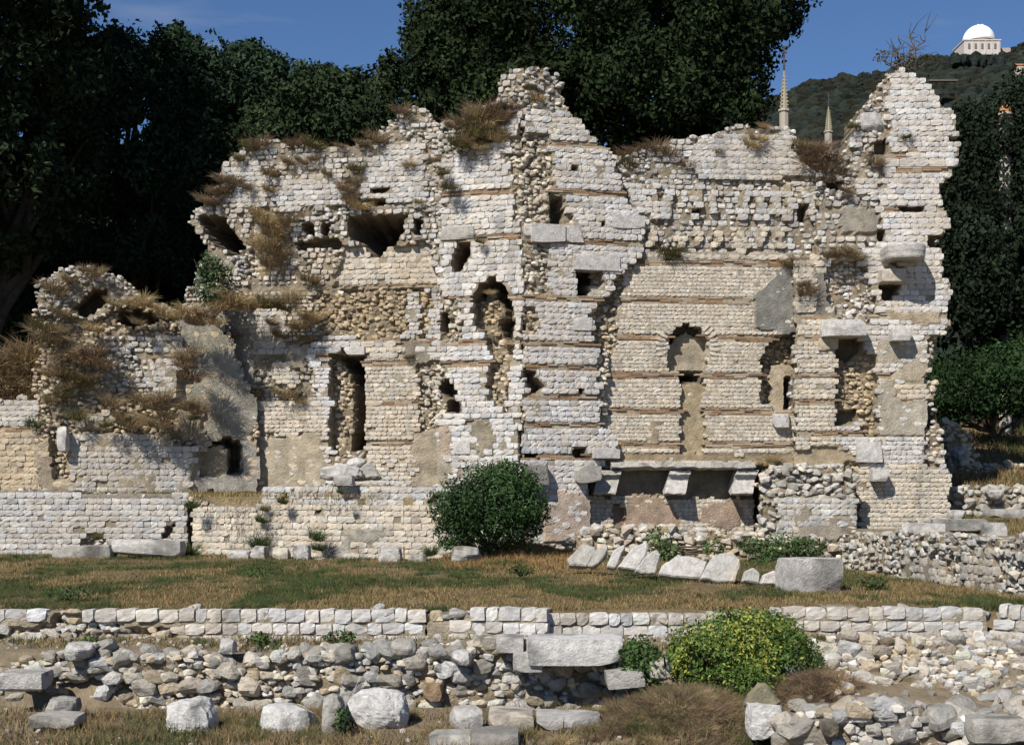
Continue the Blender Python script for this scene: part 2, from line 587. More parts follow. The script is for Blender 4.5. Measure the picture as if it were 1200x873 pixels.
        # -- rubble
        for pas in ((1, 0) if rubkind == 'L' else (0,)):
          if pas:
              rb_ = (.05, .12); rk_ = 'S'
          else:
              rb_ = rub; rk_ = rubkind
          sp = (rb_[0] + rb_[1]) * 0.42
          z = r0
          while z < r1:
              s = s0 + random.random() * sp
              while s < s1:
                  w_ = random.uniform(*rb_)
                  ss, zz = s + random.gauss(0, sp * .15), z + random.gauss(0, sp * .2)
                  c = look(ss, zz)
                  e0, e1 = look(ss - w_ * .45, zz), look(ss + w_ * .45, zz)
                  if c and c[0] == 'R' and random.random() < 0.9 and not (e0 and e0[0] == 'H') and not (e1 and e1[0] == 'H'):
                      h_ = w_ * random.uniform(.5, .9)
                      big_ = rubkind == 'L' and w_ > .1
                      self.stone(face, ss, zz, c[1] + (random.uniform(.0, .07) if big_ else random.uniform(0.01, 0.09)), w_, h_, w_ * random.uniform(.7, 1.1), rk_ if w_ > .09 else 'S',
                                 tint(c[2], .2), roll=random.gauss(0, .12 if big_ else .25), tumble=(random.gauss(0, .15), 0, random.gauss(0, .25)))
                  s += max(w_ * .92, sp * .75)
              z += sp * random.uniform(.75, .95)
        # -- loose crest and broken edges
        if crest > 0:
            up = np.zeros_like(cell); up[:-1] = cell[:-1] & ~cell[1:]; up[-1] = cell[-1]
            sd = np.zeros_like(cell); sd[:, :-1] |= cell[:, :-1] & ~cell[:, 1:]; sd[:, 1:] |= cell[:, 1:] & ~cell[:, :-1]
            for m, top in ((up, 1), (sd, 0)):
                for a, b in zip(*np.nonzero(m)):
                    if gr[a] < face.poly(outline)[:, 1].min() + .25:
                        continue
                    for _ in range(2 if top else 1):
                        if random.random() < crest:
                            w_ = random.uniform(rub[0], rub[1])
                            o_ = random.uniform(.03, min(thick, 1.0) * (.9 if top else .5))
                            self.stone(face, gs[b] + random.gauss(0, .03), gr[a] + (res * random.uniform(-.2, 1.1) if top else res * .5), o_,
                                       w_, w_ * random.uniform(.5, .85), w_ * random.uniform(.7, 1.2), rubkind, tint(random.choice([tone, tone, 'grey', 'warm'])),
                                       roll=random.gauss(0, .25), tumble=(random.gauss(0, .25), random.gauss(0, .2), random.random() * 6))
    def write_core(self, name='rubble_core'):
        off = 0; V = []; Q = []; T = []
        for v, q, t in self.cores:
            V.append(v); Q.append(q + off); T.append(t); off += len(v)
        return link(name, mesh_from(name, np.concatenate(V), np.concatenate(Q), M_MORTAR, np.concatenate(T)), self.root)

# ------------------------------------------------------------------ rocks, slabs, blocks
def rock_verts(size, seed, boxy=.6, n=9, cuts=9, rough=.05):
    r = np.random.default_rng(seed)
    bm = bmesh.new()
    bmesh.ops.create_cube(bm, size=1)
    bmesh.ops.subdivide_edges(bm, edges=bm.edges[:], cuts=n, use_grid_fill=True)
    V = np.array([v.co[:] for v in bm.verts]); Fc = np.array([[v.index for v in f.verts] for f in bm.faces])
    bm.free()
    S = V / np.linalg.norm(V, axis=1)[:, None] * 0.5
    V = V * boxy + S * (1 - boxy)
    for k in range(cuts):
        nrm = r.normal(size=3); nrm /= np.linalg.norm(nrm)
        sup = (V @ nrm).max()
        h = sup * r.uniform(.74, .95)
        V = V - np.outer(np.maximum(V @ nrm - h, 0), nrm) * .9
    V = V / (V.max(0) - V.min(0)); V = V - (V.max(0) + V.min(0)) / 2
    V = V * np.array(size)
    sc = 1.0 / max(size)
    nrm = V / (np.linalg.norm(V, axis=1)[:, None] + 1e-6)
    off = r.random(3) * 50
    V = V + nrm * ((fbm(V + off, 3 * sc, 3) - .5) * rough * 2.2 * min(size) + (fbm(V + off, 14 * sc, 3) - .5) * rough * .9 * min(size))[:, None]
    return V, Fc

def rot(rx, ry, rz):
    return np.array(Matrix.Rotation(rz, 3, 'Z') @ Matrix.Rotation(ry, 3, 'Y') @ Matrix.Rotation(rx, 3, 'X'))

def rock(name, label, cat, box, d, dep, tone='cool', yaw=0, roll=0, pitch=0, boxy=.6, group=None, parent=None, seed=None, rough=.05, cuts=9, origin=None, n=9):
    """box: x0,y0,x1,y1 photograph pixels of the thing's outline at distance d"""
    x0, y0, x1, y1 = box
    c = P((x0 + x1) / 2, (y0 + y1) / 2, d)
    sz = ((x1 - x0) * d / F, dep, (y1 - y0) * d / F)
    seed = seed or int(x0 * 7 + y0)
    V, Fc = rock_verts(sz, seed, boxy, n, cuts, rough)
    V = V @ rot(pitch, roll, yaw).T
    tn = np.array(TONE[tone]) if isinstance(tone, str) else np.array(tone)
    li = np.clip((fbm(V + seed * 1.7, 2.2 / max(sz), 4) - .52) * 6, 0, 1)[:, None]      # grey lichen in blotches
    me = mesh_from(name, V, Fc, M_ROCK, tn * (1 - li * .55), smooth=False)
    loc = c + np.array([0, dep / 2, 0])
    if parent is not None:
        return link(name, me, parent, loc - (origin if origin is not None else np.array(parent.location)))
    o = link(name, me, None, loc)
    return tag(o, label, cat, group)

def slab(name, label, cat, pts, d, thick, lean=0.3, tone='cool', group=None, seed=1, parent=None, origin=None, smoothn=2):
    """a slab whose outline is given in pixels; lean pushes its top away from us (metres per metre)"""
    W = np.array([P(px, py, d) for px, py in pts])
    zb = W[:, 2].min()
    W[:, 1] += (W[:, 2] - zb) * lean
    c = W.mean(0)
    # keep the outline seen from the photograph's place: move along the ray by the lean
    for k, (px, py) in enumerate(pts):
        dd = W[k, 1]
        W[k] = P(px, py, dd)
    bm = bmesh.new()
    vs = [bm.verts.new(p - c) for p in W]
    f = bm.faces.new(vs)
    f.normal_update()
    if f.normal.y > 0:
        f.normal_flip()
    nrm = f.normal.copy()
    ext = bmesh.ops.extrude_face_region(bm, geom=[f])
    for g in ext['geom']:
        if isinstance(g, bmesh.types.BMVert):
            g.co -= nrm * thick
    bmesh.ops.recalc_face_normals(bm, faces=bm.faces)
    bmesh.ops.bevel(bm, geom=bm.edges[:], offset=thick * .12, segments=1, affect='EDGES')
    bmesh.ops.triangulate(bm, faces=bm.faces[:])
    for _ in range(smoothn):
        bmesh.ops.subdivide_edges(bm, edges=bm.edges[:], cuts=1, use_grid_fill=True)
        bmesh.ops.triangulate(bm, faces=bm.faces[:])
    V = np.array([v.co[:] for v in bm.verts]); Fc = np.array([[v.index for v in q.verts] for q in bm.faces])
    bm.free()
    V = V + (np.stack([fbm(V + seed * 3.1 + k * 9, 6, 3) for k in range(3)], 1) - .5) * thick * .3
    me = mesh_from(name, V, Fc, M_ROCK, np.array(TONE[tone]) if isinstance(tone, str) else np.array(tone))
    if parent is not None:
        return link(name, me, parent, c - (origin if origin is not None else np.array(parent.location)))
    return tag(link(name, me, None, c), label, cat, group)

# ------------------------------------------------------------------ vegetation
def leaf_mesh(name, pos, size, cols, mat, seed=0, up=None, aspect=.55, fold=0.0):
    """one pointed four-cornered leaf per position"""
    r = np.random.default_rng(seed)
    n = len(pos)
    a = r.normal(size=(n, 3))
    if up is not None:
        a = a * .9 + up
    a /= np.linalg.norm(a, axis=1)[:, None]
    b = np.cross(a, r.normal(size=(n, 3))); b /= np.linalg.norm(b, axis=1)[:, None]
    s = (size * r.uniform(.6, 1.3, n))[:, None]
    c = np.cross(a, b)
    V = np.stack([pos - b * s * .5, pos + c * s * aspect * .5, pos + b * s * .5, pos - c * s * aspect * .5], 1).reshape(-1, 3)
    Fc = np.arange(n * 4).reshape(n, 4)
    return mesh_from(name, V, Fc, mat, np.repeat(cols, 4, 0))

def crown_points(blobs, n, seed, gap=.42, shell=.55, gscale=1.2):
    """points in the outer part of a set of ellipsoids, thinned in clumps; blobs: (centre, radii)"""
    r = np.random.default_rng(seed)
    vol = np.array([(b[1][0] * b[1][1] * b[1][2]) ** (2 / 3) for b in blobs])
    out = []; nr = []
    for b, k in zip(blobs, (vol / vol.sum() * n * 1.9).astype(int)):
        d = r.normal(size=(k, 3)); d /= np.linalg.norm(d, axis=1)[:, None]
        rad = shell + (1.06 - shell) * r.random(k) ** .7
        bump = 1 + (fbm(d * 1.5 + seed, 2.2, 3) - .5) * .75
        p = b[0] + d * np.array(b[1]) * (rad * bump)[:, None]
        g = fbm(p + seed * 3.3, gscale, 3)
        keep = g > gap
        out.append(p[keep]); nr.append(d[keep])
    p = np.concatenate(out); q = np.concatenate(nr)
    if len(p) > n:
        k = r.permutation(len(p))[:n]
        p, q = p[k], q[k]
    return p, q

def leaf_cols(p, base, seed, var=.35, alt=None, altp=0.0, clump=.9):
    r = np.random.default_rng(seed)
    g = fbm(p + seed, clump, 2)
    c = np.array(base)[None] * (1 + (r.random(len(p)) - .5) * 2 * var)[:, None] * (0.3 + g * 1.4)[:, None]
    if alt is not None:
        m = (r.random(len(p)) < altp * np.clip((g - .45) * 9, .15, 2.2))
        c[m] = np.array(alt) * r.uniform(.7, 1.2, (m.sum(), 1))
    return np.clip(c, .003, .9)

def tube(pts, rad, sides=7):
    pts = np.asarray(pts, float); V = []; Fc = []
    n = len(pts)
    for i in range(n):
        t = pts[min(i + 1, n - 1)] - pts[max(i - 1, 0)]
        t /= np.linalg.norm(t) + 1e-9
        u = np.cross(t, (0.3, 1, .2)); u /= np.linalg.norm(u); v = np.cross(t, u)
        for k in range(sides):
            a = 2 * math.pi * k / sides
            V.append(pts[i] + (u * math.cos(a) + v * math.sin(a)) * rad[i])
    for i in range(n - 1):
        for k in range(sides):
            Fc.append((i * sides + k, i * sides + (k + 1) % sides, (i + 1) * sides + (k + 1) % sides, (i + 1) * sides + k))
    return np.array(V), np.array(Fc)

def tubes_mesh(name, tubes, mat, col, origin):
    off = 0; V = []; Q = []
    for v, q in tubes:
        V.append(v); Q.append(q + off); off += len(v)
    return mesh_from(name, np.concatenate(V) - origin, np.concatenate(Q), mat, np.array(col), smooth=True)

def wiggle(a, b, n, amp, r):
    a, b = np.asarray(a, float), np.asarray(b, float)
    t = np.linspace(0, 1, n)[:, None]
    p = a * (1 - t) + b * t
    p[1:-1] += r.normal(size=(n - 2, 3)) * amp
    return p

def tree(name, label, blobs_px, base_px, n, leaf, col, seed, gap=.42, group=None, trunk_r=.3, alt=None, altp=0, shell=.5, ground=0.0, gscale=.8):
    """blobs_px: (px, py, d, rx, ry (pixels), rdepth (m)); base_px: px, d of the trunk"""
    r = np.random.default_rng(seed)
    bl = []
    for px, py, d, rx, ry, rd in blobs_px:
        bl.append((P(px, py, d), (rx * d / F, rd, ry * d / F)))
    b0 = np.array([X(base_px[0], base_px[1]), base_px[1], ground])
    root = thing(name, label, 'tree', b0, group)
    p, q = crown_points(bl, n, seed, gap, shell, gscale)
    c = leaf_cols(p, col, seed, alt=alt, altp=altp)
    link('crown', leaf_mesh('crown', p - b0, np.full(len(p), leaf), c, M_LEAF, seed, up=q * .8), root)
    top = np.mean([b[0] for b in bl], 0)
    tb = []
    ax = wiggle(b0 - (0, 0, .3), b0 * .35 + top * .65, 6, .15, r)
    tb.append(tube(ax, np.linspace(trunk_r, trunk_r * .5, 6), 9))
    link('trunk', tubes_mesh('trunk', tb, M_BARK, (.09, .075, .055), b0), root)
    lm = []
    for cc, rr in bl:
        for j in range(3):
            e = cc + r.normal(size=3) * np.array(rr) * .45
            st = ax[r.integers(3, 6)]
            lm.append(tube(wiggle(st, e, 5, .2, r), np.linspace(trunk_r * .4, .03, 5), 6))
    link('limb', tubes_mesh('limb', lm, M_BARK, (.09, .075, .055), b0), root)
    return root

def tuft_shape(seed, n=420, spread=1.0, h=1.0, droop=.9, wide=.012):
    """a bunch of dry blades, unit height; three-cornered tips on a bent stem"""
    r = np.random.default_rng(seed)
    a = r.random(n) * 2 * math.pi
    lean = r.random(n) ** .7 * spread
    base = np.stack([np.cos(a), np.sin(a), np.zeros(n)], 1) * (r.random(n) ** .6 * .45)[:, None]
    L = h * r.uniform(.3, 1.0, n) ** 1.3
    d1 = np.stack([np.cos(a) * lean, np.sin(a) * lean, np.ones(n)], 1); d1 /= np.linalg.norm(d1, axis=1)[:, None]
    d2 = d1 + np.stack([np.cos(a) * .5, np.sin(a) * .5, -np.ones(n) * droop * r.random(n)], 1) + r.normal(size=(n, 3)) * .3
    d2 /= np.linalg.norm(d2, axis=1)[:, None]
    mid = base + d1 * (L * .55)[:, None]
    tip = mid + d2 * (L * .5)[:, None]
    sd = np.stack([-np.sin(a), np.cos(a), np.zeros(n)], 1) + r.normal(size=(n, 3)) * .5
    sd /= np.linalg.norm(sd, axis=1)[:, None]
    w_ = wide * r.uniform(.5, 1.4, n)[:, None]
    V = np.stack([base - sd * w_, base + sd * w_, mid + sd * w_ * .8, mid - sd * w_ * .8, tip, tip], 1)
    V[:, 5] += sd * .004
    V = V.reshape(-1, 3)
    k = np.arange(n)[:, None] * 6
    Fc = np.concatenate([k + np.array([[0, 1, 2, 3]]), k + np.array([[3, 2, 5, 4]])], 0)
    return V, Fc, n
TUFT = {}
def tuft_meshes(key, col, k0, **kw):
    out = []
    for k in range(5):
        V, Fc, n = tuft_shape(k0 + k, **kw)
        r = np.random.default_rng(k0 + k)
        c = np.repeat(np.array(col)[None] * r.uniform(.6, 1.35, (n, 1)) * (1 + r.normal(size=(n, 3)) * .06), 6, 0)
        out.append(mesh_from('weed_tuft', V, Fc, M_DRY, c))
    TUFT[key] = out
tuft_meshes('brown', (.25, .19, .11), 400)
tuft_meshes('rust', (.20, .14, .09), 420)
tuft_meshes('straw', (.38, .29, .155), 440)
tuft_meshes('olive', (.14, .125, .055), 460)
tuft_meshes('stalk', (.36, .29, .17), 500, n=46, spread=.55, wide=.012, droop=.3)
tuft_meshes('green', (.07, .10, .035), 480, spread=.9)

TUFTS = []
WORD = dict(brown='dry brown', rust='rusty brown', straw='straw-yellow', stalk='straw-yellow', olive='olive-brown', green='green')
MARKS = [((440, 275), 'by the dark wedge hole of the left wing'), ((415, 430), 'near the tall dark doorway'), ((260, 275), 'by the dark hole at the left end of the left wing'), ((252, 335), 'beside the green hanging creeper'),
         ((320, 280), 'in the long patch of dry growth on the left wing'), ((320, 165), 'on the flat left crest of the left wing'), ((450, 150), 'where the left wing crest climbs to the tower'), ((330, 465), 'on the plaster ledge left of the doorway'),
         ((350, 385), 'beside the yellow rubble band of the left wing'), ((325, 350), 'on the grassy ledge under the left wing'), ((420, 220), 'above the wedge hole on the left wing'), ((275, 420), 'at the edge of the grey plaster beside the bastion'),
         ((90, 325), 'on the broken vault shell of the bastion'), ((160, 365), 'below the hollow of the vault shell'), ((60, 390), 'at the outer left edge of the bastion'), ((95, 430), 'in the middle of the weedy bastion face'), ((70, 465), 'above the white column stub'),
         ((175, 485), 'below the white pilaster of the bastion'), ((225, 440), 'right of the white pilaster on the bastion'), ((240, 480), 'above the small arched opening'), ((10, 440), 'in the thicket at the left edge'),
         ((560, 145), 'on the left shoulder of the tower'), ((625, 110), 'on the rubble cap of the tower'), ((520, 215), 'on the left edge of the tower'), ((575, 345), 'in the arched hole of the tower'),
         ((740, 190), 'where the tower meets the recess wall'), ((785, 300), 'hanging over the top of the recess'), ((765, 178), 'on the crest left of the recess middle'), ((840, 165), 'on the crest above the niche'), ((885, 160), 'on the crest near the gothic pinnacle'),
         ((960, 190), 'in the dip of the wall left of the pier'), ((930, 312), 'above the grey plaster of the recess'), ((900, 545), 'at the right end of the bracketed ledge'), ((990, 300), 'on the shelf left of the rounded cornice'),
         ((1010, 210), 'on the broken left flank of the pier'), ((945, 340), 'on the grey plaster edge of the pier'), ((1063, 162), 'on the white upper face of the pier'), ((1054, 622), 'at the foot of the pier'),
         ((225, 600), 'in the corner of the left retaining wall'), ((305, 620), 'at the second corner of the retaining wall'), ((370, 640), 'on the retaining wall below the doorway'), ((505, 650), 'at the wall foot beside the round bush'), ((110, 635), 'behind the long flat slab at the wall foot'), ((40, 492), 'on the tan wall at the left edge')]
def tuft(px, py, d, h, key, label, group, wide=1.0, tilt=0.25):
    """note a weed tuft rooted at the pixel px, py at distance d, h pixels high"""
    if group:
        if h < 24 and random.random() < .25:
            return
        h = h * random.uniform(.6, .95)
    hm = h * d / F
    rt = (tilt + random.uniform(-.15, .15), random.uniform(-.3, .3), random.random() * .8)
    TUFTS.append((h, key, P(px, py, d), (hm * wide, hm * wide * .8, hm), rt, group, px, py))
def plant_tufts(limit=295):
    single = sorted([t for t in TUFTS if t[5]], key=lambda t: -t[0])
    for h, key, pos, sc, rt, group, px, py in single[:limit]:
        o = link('weed_tuft', random.choice(TUFT[key]), None, pos)
        o.scale = sc; o.rotation_euler = rt
        near = min(MARKS, key=lambda m: (m[0][0] - px) ** 2 + (m[0][1] - py) ** 2)[1]
        size = 'large' if h > 22 else ('small' if h < 14 else 'middling')
        tag(o, f'{size} {WORD[key]} tuft {near}', 'weeds', 'weed tufts ' + near)
    V = []; Q = []; T = []; off = 0
    from mathutils import Euler
    for h, key, pos, sc, rt, group, px, py in single[limit:] + [t for t in TUFTS if not t[5]]:
        me = random.choice(TUFT[key])
        n = len(me.vertices); co = np.empty(n * 3, np.float32); me.vertices.foreach_get('co', co)
        ct = np.empty(n * 4, np.float32); me.color_attributes['tint'].data.foreach_get('color', ct)
        fc = np.empty(len(me.loops), np.int32); me.loops.foreach_get('vertex_index', fc)
        M = np.array(Euler(rt).to_matrix()) * np.array(sc)
        V.append(co.reshape(-1, 3) @ M.T + pos); Q.append(fc.reshape(-1, 4) + off); T.append(ct.reshape(-1, 4)[:, :3]); off += n
    if V:
        link('undergrowth', mesh_from('undergrowth', np.concatenate(V), np.concatenate(Q), M_DRY, np.concatenate(T)), kind='stuff')

# ================================================================== GROUND
def ground_z(x, y):
    """height of the one ground sheet"""
    x = np.asarray(x, float); y = np.asarray(y, float)
    px = 600 + x / np.maximum(y, .5) * F
    z = np.zeros(np.broadcast(x, y).shape)
    r = np.clip((px - 700) / 250, 0, 1)
    step = np.where(y > 14.5, -0.28, -0.80)
    slope = -0.26 - (15.6 - y) * 0.21
    low = step * (1 - r) + np.clip(slope, -0.95, -.26) * r
    low = low + .26 * np.exp(-((px - 795) / 75) ** 2 - ((y - 13.2) / .7) ** 2) + .22 * np.exp(-((px - 960) / 50) ** 2 - ((y - 13.7) / .5) ** 2)
    z = np.where(y < 16.35, low, .3 * np.exp(-((px - 600) / 62) ** 2 - ((y - 27.3) / 1.3) ** 2))
    return z

def build_ground():
    ys = np.concatenate([[-4000, -300, -40, 0, 6, 8, 9.5], np.arange(10.2, 14.41, .12), [14.46, 14.54], np.arange(14.6, 16.2, .12),
                         [16.3, 16.38], np.arange(16.5, 36, .25), [38, 42, 50, 70, 120, 300, 1000, 5000]])
    xs = np.concatenate([[-5000, -1000, -200, -60, -30, -18], np.arange(-12, 12.01, .2), [18, 30, 60, 200, 1000, 5000]])
    XX, YY = np.meshgrid(xs, ys)
    p = np.stack([XX.ravel(), YY.ravel(), np.zeros(XX.size)], 1)
    z = ground_z(p[:, 0], p[:, 1]) + (fbm(p, .8, 3) - .5) * .08 * (np.abs(p[:, 0]) < 14) + (fbm(p + 9, 4, 2) - .5) * .04
    z = np.where(p[:, 1] > 60, -1.0, z)
    p[:, 2] = z
    n = len(xs); i = np.arange(len(ys) - 1)[:, None] * n + np.arange(n - 1)[None]
    q = np.stack([i, i + 1, i + n + 1, i + n], -1).reshape(-1, 4)
    lawn = (p[:, 1] > 16.3)[:, None]
    g = fbm(p + 40, .9, 3)[:, None]
    col = np.where(lawn, np.array((.17, .125, .06)) * (1 - .0 * g), np.array((.27, .215, .145)))
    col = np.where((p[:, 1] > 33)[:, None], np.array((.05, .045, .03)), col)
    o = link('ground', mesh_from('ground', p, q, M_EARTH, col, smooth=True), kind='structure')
build_ground()

def terrace(name, pts, z0, thick, col, cell=.3, amp=.12):
    """an earth terrace with an uneven top, plan outline pts"""
    pl = np.array(pts); a = pl.min(0); b = pl.max(0)
    xs = np.arange(a[0], b[0] + cell, cell); ys = np.arange(a[1], b[1] + cell, cell)
    XX, YY = np.meshgrid(xs, ys)
    zz = z0(XX, YY) if callable(z0) else np.full(XX.shape, z0)
    p = np.stack([XX.ravel(), YY.ravel(), zz.ravel()], 1)
    p[:, 2] += (fbm(p, 1.2, 3) - .5) * amp
    ins = inpoly(XX, YY, pl)
    n = len(xs)
    c = ins[:-1, :-1] & ins[1:, 1:] & ins[1:, :-1] & ins[:-1, 1:]
    r, s = np.nonzero(c)
    q = np.stack([r * n + s, r * n + s + 1, (r + 1) * n + s + 1, (r + 1) * n + s], 1)
    lo = p.copy(); lo[:, 2] -= thick
    Q = [q]
    pad = np.pad(c, 1)
    for dr, ds, (e, f) in ((-1, 0, ((0, 0), (0, 1))), (1, 0, ((1, 1), (1, 0))), (0, -1, ((1, 0), (0, 0))), (0, 1, ((0, 1), (1, 1)))):
        nb = pad[1 + dr:pad.shape[0] - 1 + dr, 1 + ds:pad.shape[1] - 1 + ds]
        r, s = np.nonzero(c & ~nb)
        i0 = (r + e[0]) * n + s + e[1]; i1 = (r + f[0]) * n + s + f[1]
        Q.append(np.stack([i1, i0, i0 + len(p), i1 + len(p)], 1))
    V = np.concatenate([p, lo])
    return link(name, mesh_from(name, V, np.concatenate(Q), M_EARTH, np.array(col)), kind='structure')

def plan(*a):
    return [(X(px, d), d) for px, d in a]
terrace('terrace_ground', plan((-60, 28.95), (222, 28.95), (300, 28.15), (515, 26.8), (530, 30.6), (-60, 31)), 1.17, 1.5, (.30, .235, .135))
terrace('terrace_ground', plan((990, 24.2), (1110, 20.8), (1204, 18.6), (1500, 19), (1500, 36), (1120, 36), (1110, 29.5), (990, 29.5)), 0.52, 1.2, (.26, .22, .14))
terrace('bank_ground', plan((1112, 31.2), (1900, 31.2), (1900, 47), (1112, 47)), lambda x, y: np.clip(1.1 + (y - 31) * .17, 0, 3.4), 3.5, (.22, .165, .085), cell=.5, amp=.4)
terrace('bank_ground', plan((-250, 31.2), (60, 31.2), (60, 44), (-250, 44)), lambda x, y: np.clip(2.6 + (y - 31) * .12, 0, 4), 4, (.10, .08, .05), cell=.5, amp=.5)

# ================================================================== THE RUIN
# ---- central tower: two faces meeting in a corner turned to us
T = Wall('ruined_tower', 'tall central white stump rising to a rubble cap, with a square lintelled window', 'ruined tower', (X(612, 29.6), 29.6, 0))
f1 = Face(512, 29.55, 612, 29.0)
f2 = Face(612, 29.0, 720, 29.5)
T.face(f1, [(512, 143), (525, 142), (538, 139), (549, 134), (573, 123), (586, 119), (583, 98), (593, 88), (612, 82), (612, 650), (512, 650)],
       zones=[('E', [(505, 80), (615, 80), (615, 124), (590, 150), (560, 178), (505, 185)], .02, 'grey'),
              ('R', [(596, 160), (615, 160), (615, 262), (598, 255), (602, 215), (594, 190)], .05, 'warm'),
              ('R', [(505, 178), (522, 180), (520, 262), (512, 282), (505, 285)], .03, 'grey'),
              ('R', [(488, 290), (513, 290), (516, 400), (540, 400), (538, 350), (520, 345), (514, 330)], .05, 'warm'),
              ('R', [(505, 425), (520, 430), (524, 470), (515, 505), (505, 505)], .03, 'warm'),
              ('M', [(505, 505), (530, 500), (530, 560), (520, 570), (505, 570)], .0, (.40, .35, .27)),
              ('P', [(515, 500), (524, 496), (529, 515), (527, 537), (519, 535)], .0, (.47, .36, .28)),
              ('P', [(551, 496), (560, 491), (572, 495), (580, 515), (577, 532), (566, 535), (555, 525)], -.02, (.30, .26, .19)),
              ('P', [(540, 545), (600, 545), (600, 560), (540, 560)], .02, (.42, .38, .32)),
              ('R', [(549, 378), (552, 345), (560, 332), (570, 325), (581, 323), (592, 332), (598, 350), (601, 372), (604, 376), (600, 402), (585, 398), (565, 392)], .38, 'ochre'),
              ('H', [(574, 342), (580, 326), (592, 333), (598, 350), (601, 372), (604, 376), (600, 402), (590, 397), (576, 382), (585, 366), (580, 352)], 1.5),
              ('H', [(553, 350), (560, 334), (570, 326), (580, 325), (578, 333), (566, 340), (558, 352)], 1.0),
              ('R', [(566, 395), (600, 400), (599, 425), (596, 475), (578, 476), (570, 450), (574, 420)], .2, 'tan'),
              ('H', [(513, 452), (521, 445), (532, 451), (534, 460), (526, 466), (518, 462)], .55),
              ('H', [(521, 470), (528, 465), (537, 470), (537, 482), (531, 486), (522, 480)], .5),
              ('H', [(535, 285), (551, 285), (546, 304), (540, 317), (530, 321), (529, 302)], .8),
              ('H', [(517, 366), (524, 366), (522, 392), (516, 388)], .5),
              ('R', [(580, 455), (590, 450), (596, 475), (590, 500), (583, 480)], .12, 'tan')],
       bands=[(560, 226), (560, 279), (560, 350), (555, 401), (555, 426, 512, 575), (556, 494, 540, 556)], relief=.03, miss=.012, thick=1.9, res=.06)
T.face(f2, [(612, 82), (635, 79), (650, 81), (662, 95), (667, 103), (665, 115), (667, 125), (686, 143), (703, 160), (717, 177), (720, 187), (731, 215),
            (738, 242), (755, 256), (757, 294), (750, 300), (738, 308), (724, 325), (717, 349), (700, 362), (697, 396), (712, 410), (715, 437), (708, 458),
            (712, 472), (708, 492), (719, 506), (730, 520), (724, 537), (700, 543), (692, 560), (690, 650), (612, 650)],
       zones=[('R', [(605, 75), (680, 75), (668, 126), (605, 128)], .0, 'grey'),
              ('R', [(608, 160), (640, 158), (648, 175), (648, 228), (666, 232), (672, 262), (612, 264)], .08, 'warm'),
              ('H', [(646, 238), (650, 229), (660, 230), (664, 250), (660, 262), (648, 262)], .55),
              ('H', [(669, 193), (675, 193), (675, 200), (669, 200)], .3), ('H', [(705, 258), (711, 258), (711, 264), (705, 264)], .3),
              ('R', [(608, 284), (640, 284), (650, 320), (640, 346), (608, 346)], .04, 'warm'),
              ('H', rects(677, 314, 707, 346), 1.1),
              ('M', rects(693, 331, 708, 347), .2, (.44, .40, .34)),
              ('R', [(605, 362), (625, 356), (632, 372), (628, 392), (608, 394)], .05, 'warm'),
              ('H', [(611, 380), (616, 378), (616, 387), (611, 387)], .35),
              ('H', [(609, 432), (621, 433), (630, 444), (639, 457), (627, 461), (615, 450)], .45),
              ('H', [(679, 455), (685, 455), (684, 461), (679, 461)], .3),
              ('M', [(694, 360), (720, 345), (722, 405), (694, 402)], .18, (.40, .33, .215)),
              ('R', [(700, 404), (722, 404), (722, 500), (704, 500), (706, 470), (702, 450)], .1, 'warm'),
              ('H', [(618, 529), (634, 529), (634, 537), (618, 537)], .35), ('H', [(673, 524), (686, 524), (684, 538), (673, 537)], .4),
              ('P', [(634, 582), (645, 572), (672, 576), (705, 590), (706, 610), (690, 632), (634, 632)], -.05, (.45, .365, .30)),
              ('R', [(700, 566), (722, 566), (722, 640), (700, 640)], .25, 'tan')],
       bands=[(690, 170), (690, 226), (690, 283), (690, 351), (660, 403), (650, 430), (650, 465), (650, 498), (650, 535)], relief=.03, miss=.01, thick=1.9, tone='white', res=.06)
for nm, bx, f_, off, tn in (('stone_block', (622, 264, 662, 284), f2, -.08, 'white'), ('stone_block', (660, 265, 684, 284), f2, -.05, 'white'),
                            ('stone_block', (717, 253, 756, 267), f2, -.03, 'white'), ('stone_block', (516, 265, 556, 282), f1, -.04, 'grey'),
                            ('lintel', (671, 299, 727, 316), f2, -.04, 'white'), ('stone_block', (672, 372, 694, 387), f2, -.03, 'white'),
                            ('stone_block', (694, 525, 725, 537), f2, -.12, 'white'), ('stone_block', (532, 516, 551, 532), f1, -.02, 'white'),
                            ('corbel', (613, 545, 640, 568), f2, -.30, 'dark'), ('corbel', (673, 546, 700, 566), f2, -.30, 'grey')):
    a = f_.sr(bx[0], bx[3]); b = f_.sr(bx[2], bx[1])
    cx, cz = (a + b) / 2
    sz = (abs(b[0] - a[0]), .42, abs(b[1] - a[1]))
    V, Fc = rock_verts(sz, int(bx[0]), .92, 6, 3, .03)
    c = f_.W(cx, cz, off + .21)
    link(nm, mesh_from(nm, V @ f_.R.T, Fc, M_ROCK, np.array(TONE[tn])), T.root, c - T.o)
T.write_core(); T.finish()

